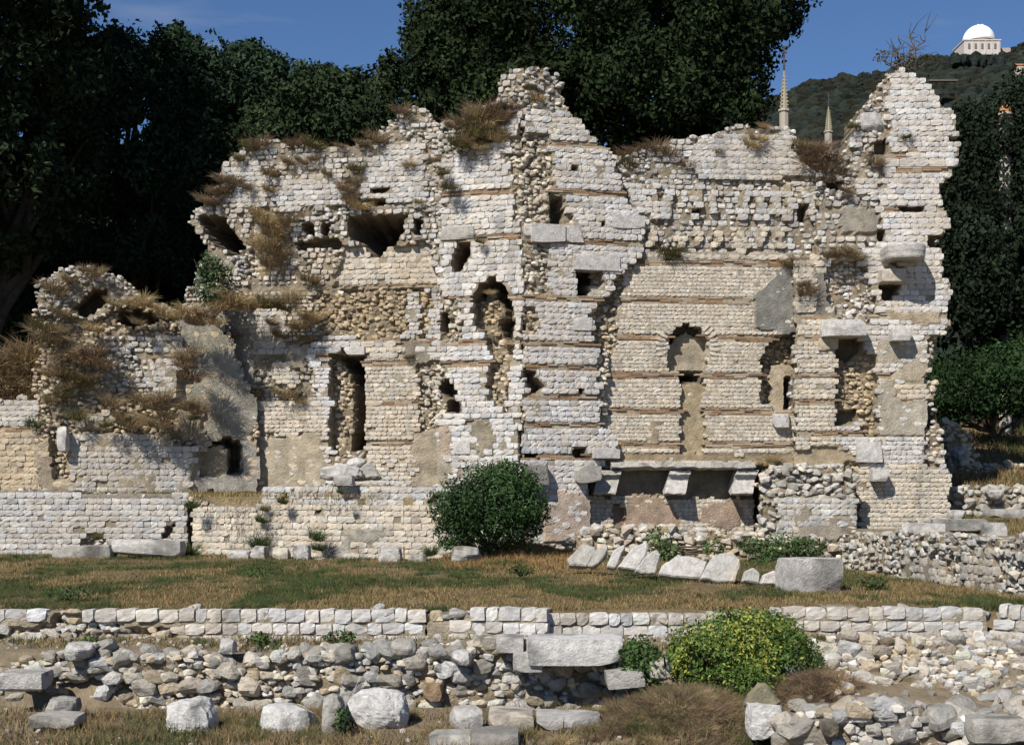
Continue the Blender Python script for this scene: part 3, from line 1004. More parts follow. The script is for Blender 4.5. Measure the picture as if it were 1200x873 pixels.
# ---- recessed apse wall with the arched niche, grooved wall above
A = Wall('apse_wall', 'recessed pale wall with a central arched niche and ledge on brackets, ragged grooved masonry above', 'ruined wall', (X(820, 30.5), 30.5, 0))
fa = Face(680, 29.66, 975, 30.08)
strips = []
for k, (a, b) in enumerate([(762, 772), (777, 789), (813, 822), (831, 841), (867, 877), (886, 896), (904, 915), (922, 932), (944, 956)]):
    strips.append(('A', rects(a, 214 + (k * 7) % 9, b, 258 - (k * 5) % 8), .0, 'cool'))
for k, (a, b) in enumerate([(745, 752), (760, 770), (794, 803), (811, 820), (836, 844), (865, 876), (888, 898), (910, 918)]):
    strips.append(('A', rects(a, 266 + (k * 5) % 7, b, 293 - (k * 3) % 5), .0, 'warm'))
A.face(fa, [(695, 182), (721, 179), (752, 177), (769, 170), (793, 162), (817, 157), (837, 155), (848, 150), (879, 147), (892, 150), (913, 147), (930, 149), (936, 165),
            (954, 178), (968, 180), (975, 190), (975, 650), (690, 650), (690, 300)],
       zones=[('E', [(680, 140), (980, 140), (980, 300), (680, 300)], .08, 'cool'),
              ('A', [(816, 166), (846, 160), (878, 158), (925, 160), (930, 182), (958, 186), (958, 205), (900, 210), (820, 208), (808, 190)], .0, 'cool'),
              ('A', rects(735, 215, 757, 250), .02, 'cool'), *strips,
              ('M', [(700, 289), (745, 294), (975, 297), (975, 302), (700, 302)], .0, (.38, .34, .28)),
              ('H', [(705, 200), (722, 205), (735, 255), (722, 262), (712, 240)], .5),
              ('H', [(936, 240), (948, 238), (946, 262), (938, 262)], .4), ('H', [(814, 244), (822, 244), (820, 250), (814, 250)], .3),
              ('P', [(884, 366), (888, 345), (904, 326), (915, 314), (934, 312), (936, 390), (914, 393), (898, 388), (885, 386)], -.04, (.24, .235, .21)),
              ('M', [(784, 434), (783, 402), (793, 387), (806, 380), (819, 385), (828, 397), (831, 434)], .26, (.43, .365, .265), .15),
              ('M', [(792, 384), (806, 378), (820, 384), (826, 394), (816, 392), (806, 388), (796, 392), (788, 402), (785, 398)], .45, (.2, .16, .11), .15),  # dark crescent: the arch edge's shadow put into colour and a deeper recess
              ('H', rects(797, 435, 826, 450), 1.0, None, .3), ('P', rects(797, 449, 826, 533), .13, (.37, .30, .195), .3),
              ('R', [(887, 472), (888, 440), (893, 415), (905, 399), (934, 388), (934, 476), (905, 476)], .32, 'ochre'),
              ('P', rects(907, 426, 934, 482), .24, (.46, .385, .28), .3), ('H', rects(923, 442, 932, 478), .9),
              ('P', rects(760, 492, 775, 520), -.005, (.38, .31, .22)),
              ('R', [(752, 290), (748, 308), (735, 322), (724, 345), (722, 400), (712, 420), (690, 430), (690, 290)], -.0, 'tan'),
              ('M', rects(690, 532, 980, 541), .02, (.33, .26, .17)),
              ('M', rects(690, 548, 980, 584), .08, (.26, .22, .16)),  # wall under the ledge: its shade is put into the darker mortar colour
              ('P', [(731, 582), (755, 578), (772, 580), (790, 592), (794, 618), (731, 620)], .02, (.42, .315, .235)),
              ('P', [(818, 596), (835, 590), (858, 582), (868, 595), (868, 615), (852, 622), (820, 614)], .0, (.39, .295, .225)),
              ('M', [(718, 590), (732, 590), (732, 622), (718, 622)], .12, (.30, .22, .16)), ('H', rects(885, 552, 893, 625), .4)],
       bands=[(820, 308), (820, 352), (820, 396), (820, 440), (820, 482), (820, 521)], tone='warm', relief=.0, miss=.003, thick=1.6, jit=.004, proud=.025, res=.05, band_t=.155, course=lambda r: .118 if r > fa.sr(820, 300)[1] else .083,
       mort=(.42, .36, .27), rub=(.07, .16))
# voussoirs of the niche arch
cx, cz = fa.sr(806, 407)
ra = fa.sr(831, 407)[0] - cx
for k in range(21):
    a = math.radians(-15 + k * 210 / 20)
    if 50 < math.degrees(a) < 130:
        continue
    A.stone(fa, cx + math.cos(a) * (ra + .13), cz + math.sin(a) * (ra + .10), .065, .06, .2, .16, 'B', np.array(TONE['warm']) * random.uniform(.95, 1.15), roll=a - math.pi / 2)
A.write_core()
# the ledge and its brackets
def prism(name, prof, x0, x1, mat, tint, parent, origin, jitter=.0, nseg=8, seed=0, skew=0.0):
    """a profile (y, z) drawn out from x0 to x1"""
    r = np.random.default_rng(seed)
    prof = np.array(prof, float); m = len(prof)
    xs = np.linspace(x0, x1, nseg + 1)
    V = np.array([(x, y, z) for x in xs for y, z in prof]); V += r.normal(size=V.shape) * jitter
    V[:, 0] -= (V[:, 2].max() - V[:, 2]) * skew
    q = [[i * m + k, i * m + (k + 1) % m, (i + 1) * m + (k + 1) % m, (i + 1) * m + k] for i in range(nseg) for k in range(m)]
    bm = bmesh.new()
    vs = [bm.verts.new(v) for v in V - origin]
    for f in q:
        bm.faces.new([vs[i] for i in f])
    bm.faces.new(vs[:m]); bm.faces.new(vs[-m:])
    bmesh.ops.recalc_face_normals(bm, faces=bm.faces)
    bmesh.ops.triangulate(bm, faces=bm.faces[:])
    V = np.array([v.co[:] for v in bm.verts]); Fc = np.array([[v.index for v in f.verts] for f in bm.faces]); bm.free()
    return link(name, mesh_from(name, V, Fc, mat, np.array(tint)), parent)
zt, zb = P(0, 541.5, 29.45)[2], P(0, 549, 29.45)[2]
prism('ledge', [(29.37, zb + .03), (29.40, zt), (30.3, zt + .01), (30.3, zb), (29.55, zb - .03), (29.43, zb)], X(716, 29.45), X(884, 29.45), M_ROCK, TONE['grey'], A.root, A.o, .012, 26, 3)
def bracket(pa, pb, seed, tone):
    z1, z0 = zb - .035, P(0, 580, 29.45)[2]
    h = z1 - z0
    pr = [(29.47, z1), (29.45, z1 - .09), (29.53, z1 - .12), (29.55, z1 - .2 * h - .1), (29.48, z0 + .34 * h), (29.36, z0 + .12 * h), (29.36, z0 + .03), (29.46, z0), (29.75, z0 + .05),
          (30.0, z0 + .25 * h), (30.5, z0 + .5 * h), (30.5, z1)]
    prism('bracket', pr, X(pa, 29.45), X(pb, 29.45), M_ROCK, TONE[tone], A.root, A.o, .006, 7, seed, .28)
bracket(703, 729, 1, 'grey'); bracket(786, 811, 2, 'cool'); bracket(864, 889, 3, 'cool')
A.finish()

# ---- right pier
R_ = Wall('ruined_pier', 'tall white pier at the right end with jutting corbels and a pointed top', 'ruined pier', (X(1060, 29.8), 29.8, 0))
fr = Face(930, 29.82, 1120, 29.72)
R_.face(fr, [(931, 305), (955, 300), (958, 240), (962, 182), (982, 186), (992, 172), (1003, 152), (1007, 127), (1024, 117), (1031, 100), (1041, 86), (1051, 82), (1072, 84), (1079, 93),
             (1089, 98), (1099, 113), (1110, 125), (1120, 129), (1124, 137), (1123, 196), (1120, 206), (1108, 208), (1110, 234), (1113, 261), (1108, 271), (1106, 281), (1106, 329), (1117, 331),
             (1116, 381), (1106, 391), (1096, 398), (1091, 422), (1089, 441), (1099, 449), (1099, 470), (1103, 487), (1106, 515), (1108, 545), (1117, 552), (1115, 640), (931, 640)],
        zones=[('E', [(925, 170), (1008, 170), (1008, 118), (1043, 84), (1046, 100), (1040, 130), (1047, 150), (1038, 175), (1042, 200), (1030, 225), (1030, 262), (1035, 285), (1000, 300), (925, 302)], .06, 'cool'),
               ('A', [(1000, 212), (1032, 205), (1034, 228), (1005, 232)], .0, 'cool'),
               ('M', [(985, 245), (1028, 243), (1026, 275), (985, 275)], .02, (.33, .30, .25)),
               ('H', [(970, 210), (985, 208), (984, 222), (972, 224)], .4), ('H', [(1028, 165), (1040, 162), (1042, 176), (1030, 180)], .35),
               ('H', [(1055, 240), (1062, 238), (1085, 239), (1084, 246), (1056, 249)], .35), ('H', [(1089, 276), (1106, 272), (1108, 290), (1096, 292), (1088, 288)], .5),
               ('H', [(1030, 268), (1037, 268), (1036, 284), (1029, 280)], .35), ('H', [(1112, 160), (1124, 160), (1124, 166), (1112, 166)], .25),
               ('H', [(1103, 215), (1112, 215), (1112, 245), (1104, 240)], .3),
               ('R', [(1088, 395), (1120, 390), (1120, 440), (1100, 545), (1086, 545), (1086, 450)], .1, 'warm'), ('H', [(1086, 475), (1100, 470), (1096, 500), (1086, 505)], .35),
               ('A', [(930, 300), (960, 300), (985, 398), (980, 420), (980, 530), (930, 530)], -.03, 'warm'),
               ('P', [(954, 312), (972, 310), (975, 345), (980, 370), (957, 372)], .0, (.23, .22, .195)),
               ('P', [(1042, 365), (1105, 365), (1100, 380), (1042, 378)], -.01, (.42, .345, .245)),
               ('P', [(1028, 400), (1085, 402), (1085, 540), (1034, 540), (1030, 470)], -.005, (.43, .385, .31)),
               ('A', [(1030, 425), (1052, 425), (1048, 445), (1030, 445)], .0, 'white'), ('A', [(1034, 510), (1084, 512), (1084, 545), (1034, 545)], .0, 'white'),
               ('A', [(1050, 446), (1086, 446), (1086, 468), (1050, 468)], .0, 'warm'),
               ('R', [(962, 312), (985, 303), (1012, 306), (1018, 325), (1026, 345), (1032, 365), (1020, 385), (985, 378), (972, 350)], .16, (.30, .24, .165)),
               ('R', [(979, 412), (1012, 410), (1028, 418), (1028, 515), (1016, 515), (1004, 498), (980, 496)], .22, 'ochre'),
               ('H', [(979, 396), (1012, 396), (1010, 412), (996, 424), (980, 418)], .5), ('H', [(980, 482), (1006, 480), (1005, 495), (982, 498)], .4),  # first one: shade below the jutting slab, made as a dark hollow
               ('H', [(1030, 331), (1058, 331), (1050, 344), (1040, 354), (1034, 346)], .5),
               ('M', [(1042, 300), (1058, 305), (1058, 332), (1050, 320)], .1, (.38, .29, .17)),
               ('M', rects(930, 528, 1010, 545), .03, (.37, .30, .20)),
               ('R', rects(990, 540, 1006, 640), .08, 'tan'),
               ('A', rects(1006, 545, 1116, 640), -.01, 'warm')],
        bands=[(1080, 199, 1045, 1124), (1060, 182, 1040, 1062), (1060, 245, 1035, 1062), (1080, 370), (1080, 396, 930, 960), (1080, 440), (1080, 471), (1080, 508)],
        tone='white', relief=.02, miss=.008, thick=1.7, res=.06, course=lambda r: .121 if r > fr.sr(1080, 345)[1] else .096)
def facing(W_, f_, nm, bx, off, tn, dep=.7, boxy=.9, rough=.04, pitch=0):
    a = f_.sr(bx[0], bx[3]); b = f_.sr(bx[2], bx[1])
    cx, cz = (a + b) / 2
    V, Fc = rock_verts((abs(b[0] - a[0]), dep, abs(b[1] - a[1])), int(bx[0] + bx[1]), boxy, 7, 4, rough)
    V = V @ rot(pitch, 0, 0).T
    c = f_.W(cx, cz, off + dep / 2)
    return link(nm, mesh_from(nm, V @ f_.R.T, Fc, M_ROCK, np.array(TONE[tn])), W_.root, c - W_.o)
# carved drum-shaped corbel, slab, blocks
cc = P(1061, 295, 29.3); rr = 23 * 29.3 / F
pr = []
bm = bmesh.new()
zs = [(-.155, .93), (-.12, .97), (-.05, .97), (.0, 1.0), (.10, 1.0), (.14, .95), (.155, .9)]
rings = []
for z_, k_ in zs:
    ring = [bm.verts.new((math.cos(t) * rr * k_, -abs(math.sin(t)) ** .8 * .34 * k_, z_)) for t in np.linspace(math.pi, 0, 15)]
    ring = [bm.verts.new((-rr * k_, .9, z_))] + ring + [bm.verts.new((rr * k_, .9, z_))]
    rings.append(ring)
for a, b in zip(rings, rings[1:]):
    for k in range(len(a) - 1):
        bm.faces.new((a[k], a[k + 1], b[k + 1], b[k]))
bm.faces.new(rings[0]); bm.faces.new(rings[-1][::-1])
bmesh.ops.recalc_face_normals(bm, faces=bm.faces)
bmesh.ops.triangulate(bm, faces=bm.faces[:])
V = np.array([v.co[:] for v in bm.verts]); Fc = np.array([[v.index for v in f.verts] for f in bm.faces]); bm.free()
co = link('corbel', mesh_from('corbel', V, Fc, M_ROCK, np.array(TONE['cool'])), R_.root, cc - R_.o)
co['label'] = 'rounded grey cornice block jutting from the upper pier'
facing(R_, fr, 'corbel', (1029, 317, 1058, 332), -.33, 'warm')['label'] = 'square pale block under the rounded cornice'
facing(R_, fr, 'corbel', (960, 376, 1013, 396), -.42, 'white', .9, .8, .07)['label'] = 'wide white slab jutting beside the broken column'
facing(R_, fr, 'corbel', (1041, 386, 1066, 401), -.34, 'white', .7, .8, .07)['label'] = 'small white block jutting from the middle pier'
facing(R_, fr, 'stone_block', (958, 396, 982, 411), -.1, 'tan')
facing(R_, fr, 'stone_block', (1003, 517, 1034, 542), -.12, 'white')
facing(R_, fr, 'stone_block', (1008, 131, 1036, 153), -.03, 'cool', .5, .75, .06)
facing(R_, fr, 'stone_block', (906, 484, 926, 501), -.0, 'white', .4)
facing(R_, fr, 'corbel', (1018, 549, 1038, 564), -.36, 'white')['label'] = 'small white block near the foot of the pier'
R_.write_core(); R_.finish()

# ---- left wing
L = Wall('ruined_wing', 'broad broken wall with a dark wedge hole above and a tall dark doorway', 'ruined wall', (X(400, 30.6), 30.6, 0))
fl = Face(222, 31.0, 525, 30.15)
L.face(fl, [(222, 256), (233, 238), (257, 211), (257, 194), (272, 177), (289, 168), (313, 163), (348, 163), (379, 167), (406, 168), (437, 159), (454, 146), (465, 132), (475, 124), (499, 130), (504, 143),
            (528, 143), (528, 600), (293, 600), (293, 485), (215, 470), (212, 350), (228, 320), (240, 300), (236, 275), (228, 268)],
       zones=[('E', rects(200, 100, 540, 345), .04, 'cool'),
              ('E', [(290, 285), (398, 285), (398, 345), (290, 345)], .1, 'warm'),
              ('A', [(324, 208), (345, 205), (395, 207), (405, 214), (404, 238), (380, 243), (330, 246), (322, 232)], .0, 'cool'),
              ('A', [(426, 205), (440, 180), (470, 165), (498, 168), (500, 245), (470, 240), (440, 236), (425, 232)], .0, 'cool'),
              ('A', [(336, 182), (375, 178), (382, 195), (345, 200)], .02, 'cool'),
              ('A', [(258, 200), (300, 190), (318, 215), (305, 245), (275, 245)], .04, 'cool'),
              ('A', [(398, 286), (505, 284), (508, 334), (394, 334)], .22, 'warm'),
              ('P', [(296, 240), (330, 245), (338, 290), (328, 320), (300, 320), (294, 285)], .12, (.36, .28, .16)),
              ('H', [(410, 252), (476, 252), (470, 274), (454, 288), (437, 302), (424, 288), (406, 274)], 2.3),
              ('H', [(432, 218), (455, 217), (458, 224), (440, 228)], .35), ('H', [(484, 258), (492, 256), (491, 276), (485, 276)], .5),
              ('H', [(354, 262), (365, 262), (366, 274), (356, 274)], .5), ('H', [(378, 260), (388, 262), (386, 272), (376, 274)], .5), ('H', [(340, 282), (395, 276), (398, 288), (350, 292)], .45),
              ('H', [(427, 234), (455, 232), (452, 240), (430, 241)], .4),
              ('H', [(233, 254), (262, 252), (269, 270), (285, 288), (274, 301), (252, 290), (240, 272)], 2.3),
              ('E', [(215, 345), (372, 338), (372, 600), (215, 600)], .06, 'warm'),
              ('A', [(282, 362), (318, 360), (338, 366), (338, 415), (315, 418), (300, 424), (284, 408)], .0, 'cool'),
              ('A', [(314, 425), (340, 428), (352, 440), (345, 452), (322, 446)], .0, 'warm'),
              ('P', [(335, 400), (362, 404), (362, 440), (340, 430)], .0, (.43, .37, .27)),
              ('A', [(308, 474), (375, 472), (380, 508), (308, 506)], .0, 'warm'),
              ('P', [(262, 470), (308, 474), (308, 512), (258, 520)], .03, (.36, .33, .27)),
              ('P', [(284, 514), (380, 506), (380, 600), (270, 600)], .0, (.43, .375, .28)),
              ('P', [(215, 360), (285, 355), (292, 400), (300, 450), (270, 500), (215, 510)], .02, (.32, .30, .25)),
              ('R', rects(372, 338, 505, 398), .12, 'ochre'),
              ('A', rects(475, 342, 489, 398), .04, 'cool'),
              ('A', [(360, 404), (505, 403), (520, 500), (500, 570), (380, 570), (380, 500), (372, 470)], .0, 'white'),
              ('A', [(422, 406), (470, 404), (492, 415), (490, 560), (425, 562)], .0, 'warm'),
              ('P', [(470, 404), (505, 402), (508, 428), (485, 430), (476, 418)], -.01, (.28, .25, .20)),
              ('M', [(488, 500), (528, 500), (528, 600), (480, 600)], .01, (.41, .355, .27)),
              ('R', [(490, 425), (520, 425), (520, 505), (492, 508)], .07, 'warm'),
              ('R', [(386, 408), (411, 410), (409, 530), (386, 532)], .3, 'tan', .4),
              ('H', [(392, 414), (427, 414), (428, 465), (425, 529), (408, 529), (411, 474), (409, 438), (399, 427)], 2.2, None, .15),
              ('R', rects(386, 532, 430, 545), .05, 'warm')],
       bands=[(450, 335, 392, 510), (450, 401, 365, 528), (450, 426, 370, 492), (460, 472, 436, 492), (440, 519, 424, 492), (360, 418, 362, 392), (300, 405, 0, 1)],
       tone='cool', relief=.05, miss=.015, thick=2.6, res=.06, course=lambda r: .112 if r > fl.sr(450, 330)[1] else .09, rub=(.065, .16), rag=.07, mort=(.33, .28, .2))
facing(L, fl, 'lintel', (403, 406, 428, 416), -.06, 'white', .6)
facing(L, fl, 'lintel', (386, 405, 400, 414), -.06, 'cool', .5)
L.write_core(); L.finish()

# ---- far-left bastion with remains of a vault
B = Wall('ruined_bastion', 'low weed-grown lump of masonry at the far left with a broken vault shell on top', 'ruined wall', (X(160, 29.8), 29.8, 0))
fb = Face(40, 29.5, 300, 30.45)
B.face(fb, [(41, 342), (45, 332), (60, 322), (74, 316), (103, 314), (131, 321), (151, 328), (161, 337), (165, 349), (186, 352), (206, 361), (237, 364), (262, 380), (285, 420), (300, 470), (305, 580), (40, 580), (44, 486), (40, 445), (42, 404)],
       zones=[('R', rects(30, 300, 320, 600), .05, 'tan'),
              ('R', [(40, 310), (165, 310), (165, 350), (110, 372), (60, 380), (40, 370)], -.06, 'grey'),
              ('H', [(82, 368), (92, 352), (106, 341), (122, 336), (126, 347), (118, 358), (102, 370)], .7),
              ('H', [(137, 378), (142, 366), (160, 361), (178, 366), (185, 375), (180, 381), (150, 382)], .7),
              ('E', [(116, 388), (178, 392), (180, 460), (116, 460)], .05, 'cool'),
              ('A', [(178, 396), (210, 397), (211, 463), (178, 463)], -.12, 'white'),
              ('P', [(211, 372), (275, 372), (300, 470), (290, 520), (225, 520), (205, 475), (212, 430)], .1, (.34, .32, .265)),
              ('A', [(96, 483), (130, 484), (134, 504), (94, 504)], .0, 'warm'),
              ('A', [(80, 509), (160, 508), (232, 524), (232, 580), (80, 580)], -.03, 'cool'),
              ('P', [(204, 478), (240, 478), (240, 520), (210, 515)], .02, (.31, .28, .22)),
              ('P', [(40, 520), (62, 510), (84, 530), (84, 580), (40, 580)], .0, (.42, .35, .25)),
              ('R', [(60, 486), (82, 486), (84, 560), (66, 560)], .12, 'tan'),
              ('P', [(228, 520), (310, 515), (310, 580), (228, 580)], .06, (.36, .335, .29)),
              ('H', [(237, 556), (240, 530), (250, 517), (270, 513), (285, 520), (284, 556)], 1.8, None, .3),
              ('M', [(234, 557), (236, 530), (250, 521), (268, 523), (269, 557)], .22, (.44, .36, .24), .2)],
       bands=[(190, 417, 176, 212), (120, 505, 80, 205)], tone='cool', relief=.09, miss=.04, thick=2.2, rub=(.06, .15), rag=.07, crest=.25, mort=(.3, .25, .175))
B.write_core(); B.finish(250)
Bl = Wall('ruined_wall', 'short tan wall of small blocks at the left edge of the view beside the bastion', 'ruined wall', (X(10, 29.9), 29.9, 0))
Bl.face(Face(-60, 29.95, 62, 29.85), [(-60, 472), (0, 470), (30, 467), (46, 470), (58, 500), (58, 590), (-60, 590)],
        zones=[('A', rects(-60, 505, 60, 600), -.04, 'tan')], bands=[(20, 503)], tone='cool', thick=1.0)
Bl.write_core(); Bl.finish()

# ---- right of the ledge: low front wall
N_ = Wall('low_wall', 'low weathered wall patched with tan plaster before the foot of the right pier', 'ruined wall', (X(950, 29.2), 29.2, 0))
N_.face(Face(892, 29.1, 1008, 29.1), [(894, 556), (905, 548), (940, 545), (975, 545), (1002, 552), (1006, 585), (1006, 660), (892, 660)],
        zones=[('R', rects(880, 540, 1010, 582), .05, 'grey'), ('R', rects(885, 575, 912, 660), .04, 'grey'),
               ('A', rects(910, 581, 1000, 632), .0, 'cool'), ('P', [(929, 592), (948, 592), (950, 607), (998, 608), (1006, 640), (928, 640)], -.02, (.36, .315, .25)),
               ('P', rects(900, 632, 1010, 660), .03, (.33, .30, .25))],
        tone='cool', thick=.7, rub=(.09, .24), crest=.5)
N_.write_core(); N_.finish()

# ================================================================== RETAINING AND LOW WALLS
W8 = Wall('retaining_wall', 'grey-white retaining wall of small blocks behind the lawn, left of the round bush', 'wall', (X(260, 28.2), 28.2, 0))
pa = Face(-40, 28.85, 222, 28.85); pb = Face(222, 28.85, 302, 28.1); pc = Face(302, 28.1, 545, 26.75)
W8.face(pa, [(-40, 574), (100, 575), (222, 576), (222, 660), (-40, 660)], zones=[('R', [(92, 640), (97, 630), (112, 622), (125, 628), (122, 642), (100, 646)], .1, (.3, .26, .18)), ('H', [(190, 622), (205, 612), (200, 625), (190, 634)], .15), ('M', rects(-45, 570, 230, 579), .0, (.30, .28, .25))],
        tone='cool', miss=.012, thick=.6, crest=.15, rag=.02, wid=(.13, .24), mort=(.25, .22, .175))
W8.face(pb, [(222, 583), (240, 590), (302, 592), (302, 668), (222, 665)], tone='warm', miss=.015, thick=.6, crest=.2, rag=.02, zones=[('R', rects(222, 580, 302, 592), .0, 'tan')])
W8.face(pc, [(302, 572), (345, 570), (400, 567), (515, 569), (548, 572), (548, 690), (302, 690)], zones=[('A', [(300, 560), (555, 560), (555, 591), (300, 591)], .02, 'cool'), ('A', [(300, 592), (555, 592), (555, 690), (300, 690)], -.03, 'warm'),
        ('P', [(400, 622), (450, 618), (452, 634), (402, 638)], -.04, (.40, .37, .31)), ('P', [(380, 645), (410, 640), (415, 670), (378, 670)], -.06, (.40, .38, .35)),
        ('H', [(328, 579), (336, 577), (337, 588), (329, 588)], .2), ('H', [(502, 583), (512, 582), (510, 590), (502, 590)], .2), ('H', [(370, 597), (376, 596), (376, 603), (371, 603)], .15)],
        tone='cool', miss=.02, thick=.6, crest=.3, rag=.03, mort=(.34, .30, .23))
W8.write_core(); W8.finish()

W10 = Wall('low_wall', 'very low rubble footing with ivy behind the leaning slabs, under the ledge', 'wall', (X(820, 27), 27, 0))
W10.face(Face(655, 27.3, 995, 26.6), [(672, 628), (700, 618), (760, 620), (850, 622), (905, 628), (990, 640), (995, 690), (655, 690), (660, 640)],
         zones=[('R', rects(640, 600, 1000, 700), .0, 'warm')], thick=.9, rub=(.1, .24), crest=.8, tone='cool')
W10.write_core(); W10.finish()

W11 = Wall('rubble_wall', 'grey rubble retaining wall running to the right edge below the pier', 'wall', (X(1100, 21), 21, 0))
W11.face(Face(985, 24.3, 1300, 16.4), [(985, 632), (1000, 622), (1060, 624), (1130, 626), (1204, 632), (1300, 640), (1300, 740), (985, 700)],
         zones=[('R', [(980, 600), (1310, 600), (1310, 660), (1205, 652), (1060, 648), (1050, 720), (980, 720)], .0, 'grey')],
         thick=.8, rub=(.065, .16), crest=.5, tone='grey', rag=.05, erode=.38, miss=.07, jit=.015, rollj=.05, wid=(.1, .2), mort=(.29, .25, .19))
W11.write_core(); W11.finish()

# right background walls on the terrace
W12 = Wall('low_wall', 'long low grey wall on the grassy terrace beyond the right pier', 'wall', (X(1170, 31), 31, .5))
W12.face(Face(1108, 31.1, 1320, 31.1, .5), [(1112, 570), (1150, 568), (1200, 570), (1320, 570), (1320, 605), (1112, 605)], default='R', tone='grey', thick=.6, rub=(.12, .26), crest=.5)
W12.write_core(); W12.finish(120)
W13 = Wall('low_wall', 'stub of white boulders at the foot of the weedy bank right of the pier', 'wall', (X(1150, 34), 34, 1.2))
W13.face(Face(1105, 34, 1320, 34.3, 1.0), [(1108, 490), (1128, 495), (1145, 530), (1150, 548), (1180, 540), (1320, 545), (1320, 575), (1108, 575)], default='R', tone='tan', thick=.7, rub=(.1, .22), crest=.5)
W13.write_core(); W13.finish(120)

# wall A: two courses along the front edge of the lawn
big = dict(res=.05, flush=True, course=.145, wid=(.13, .27), rub=(.1, .26), rag=.02, joint=.014, crest=.03, thick=.55, jit=.012, rollj=.02, rubkind='L', band_t=.1)
WA = Wall('garden_wall', 'low straight wall of white blocks along the front of the lawn, from the left edge to the ivy bush', 'wall', (X(400, 16), 16, -.3))
WA.face(Face(-40, 16.1, 500, 16.05, -.35), [(-40, 716), (500, 715), (500, 765), (-40, 770)],
        zones=[('R', [(66, 716), (86, 722), (110, 728), (142, 722), (142, 765), (50, 765), (60, 740)], .12, 'grey'), ('R', rects(-45, 735, 142, 775), .05, 'warm'), ('R', rects(140, 737, 205, 775), .05, 'grey')],
        tone='white', miss=.015, **big)
WA.face(Face(500, 16.05, 640, 15.75, -.35), [(500, 715), (640, 713.5), (640, 770), (500, 765)], tone='white', miss=.02, zones=[('R', rects(505, 710, 540, 728), .05, 'grey')], **big)
WA.face(Face(640, 15.9, 920, 15.95, -.35), [(640, 720), (920, 719), (920, 770), (640, 770)], tone='white', miss=.01, **big)
WA.write_core(); WA.finish()
WD = Wall('garden_wall', 'low white block wall along the front of the lawn, right of the ivy bush to the right edge', 'wall', (X(1060, 16), 16, -.3))
WD.face(Face(900, 16.0, 1162, 15.95, -.45), [(905, 713), (1010, 713), (1013, 714), (1162, 714), (1162, 775), (900, 775)], tone='cool', miss=.01, **big)
WD.face(Face(1162, 15.95, 1320, 14.9, -.45), [(1162, 716), (1320, 718), (1320, 790), (1162, 775)], tone='cool', miss=.01, **big)
WD.write_core(); WD.finish()

# wall B: rubble wall across the foreground
WB = Wall('rubble_wall', 'rough foreground wall of irregular grey and white stones, left half of the view', 'wall', (X(350, 14.3), 14.3, -.8))
rb = dict(default='R', res=.05, thick=.6, crest=.3, rubkind='L', tone='grey', rag=.05)
WB.face(Face(-40, 14.45, 420, 14.3, -.85), [(-40, 790), (30, 782), (60, 765), (120, 765), (135, 772), (230, 768), (300, 772), (330, 770), (420, 764), (420, 850), (-40, 850)], rub=(.11, .28), zones=[('R', rects(-50, 800, 160, 860), .1, 'grey'), ('R', [(190, 770), (330, 770), (330, 825), (190, 825)], .0, 'warm')], **rb)
WB.face(Face(420, 14.3, 720, 14.3, -.85), [(420, 764), (500, 756), (580, 752), (640, 765), (720, 780), (735, 800), (740, 850), (420, 850)], rub=(.1, .26), zones=[('R', [(640, 780), (740, 785), (740, 860), (700, 830), (640, 812)], .05, 'warm')], **rb)
ob = rock('stone', '', '', (496, 802, 518, 822), 14.15, .3, (.33, .23, .14), boxy=.9, parent=WB.root, origin=WB.o); ob['label'] = 'orange-brown squared stone'
WB.write_core(); WB.finish()

# collapsed rubble at the right and the front right wall
WR = Wall('rubble_wall', 'collapsed slope of loose grey rubble right of the ivy bush, below the white block wall', 'rubble wall', (X(1080, 14.6), 14.6, -.7))
WR.face(Face(930, 14.0, 1320, 13.6, -.75, tilt=1.4), [(945, 752), (1000, 744), (1100, 740), (1180, 745), (1320, 748), (1320, 850), (960, 850), (935, 800)], rub=(.08, .25),
        zones=[('M', [(955, 785), (985, 782), (1020, 795), (1020, 818), (990, 822), (950, 812)], .03, (.29, .20, .12)), ('H', [(1048, 795), (1062, 790), (1070, 802), (1060, 812), (1050, 810)], .35), ('M', [(1070, 800), (1120, 800), (1110, 828), (1060, 826)], .05, (.34, .25, .16))],
        default='R', thick=.6, crest=.3, rubkind='L', tone='warm', rag=.06)
WR.write_core(); WR.finish()
WC = Wall('rubble_wall', 'mortared stump of pale rubble in the bottom right corner', 'rubble wall', (X(1060, 12), 12, -.9))
WC.face(Face(885, 12.1, 1320, 11.7, -1.0), [(918, 852), (935, 840), (975, 832), (995, 826), (1050, 824), (1075, 836), (1120, 838), (1320, 842), (1320, 905), (885, 905)], rub=(.12, .30),
        zones=[('M', [(900, 850), (960, 842), (980, 870), (900, 880)], .0, (.36, .33, .28)), ('R', rects(970, 830, 1080, 880), -.03, 'cool')], default='R', thick=.8, crest=.5, rubkind='L', tone='grey', rag=.05)
WC.write_core(); WC.finish()

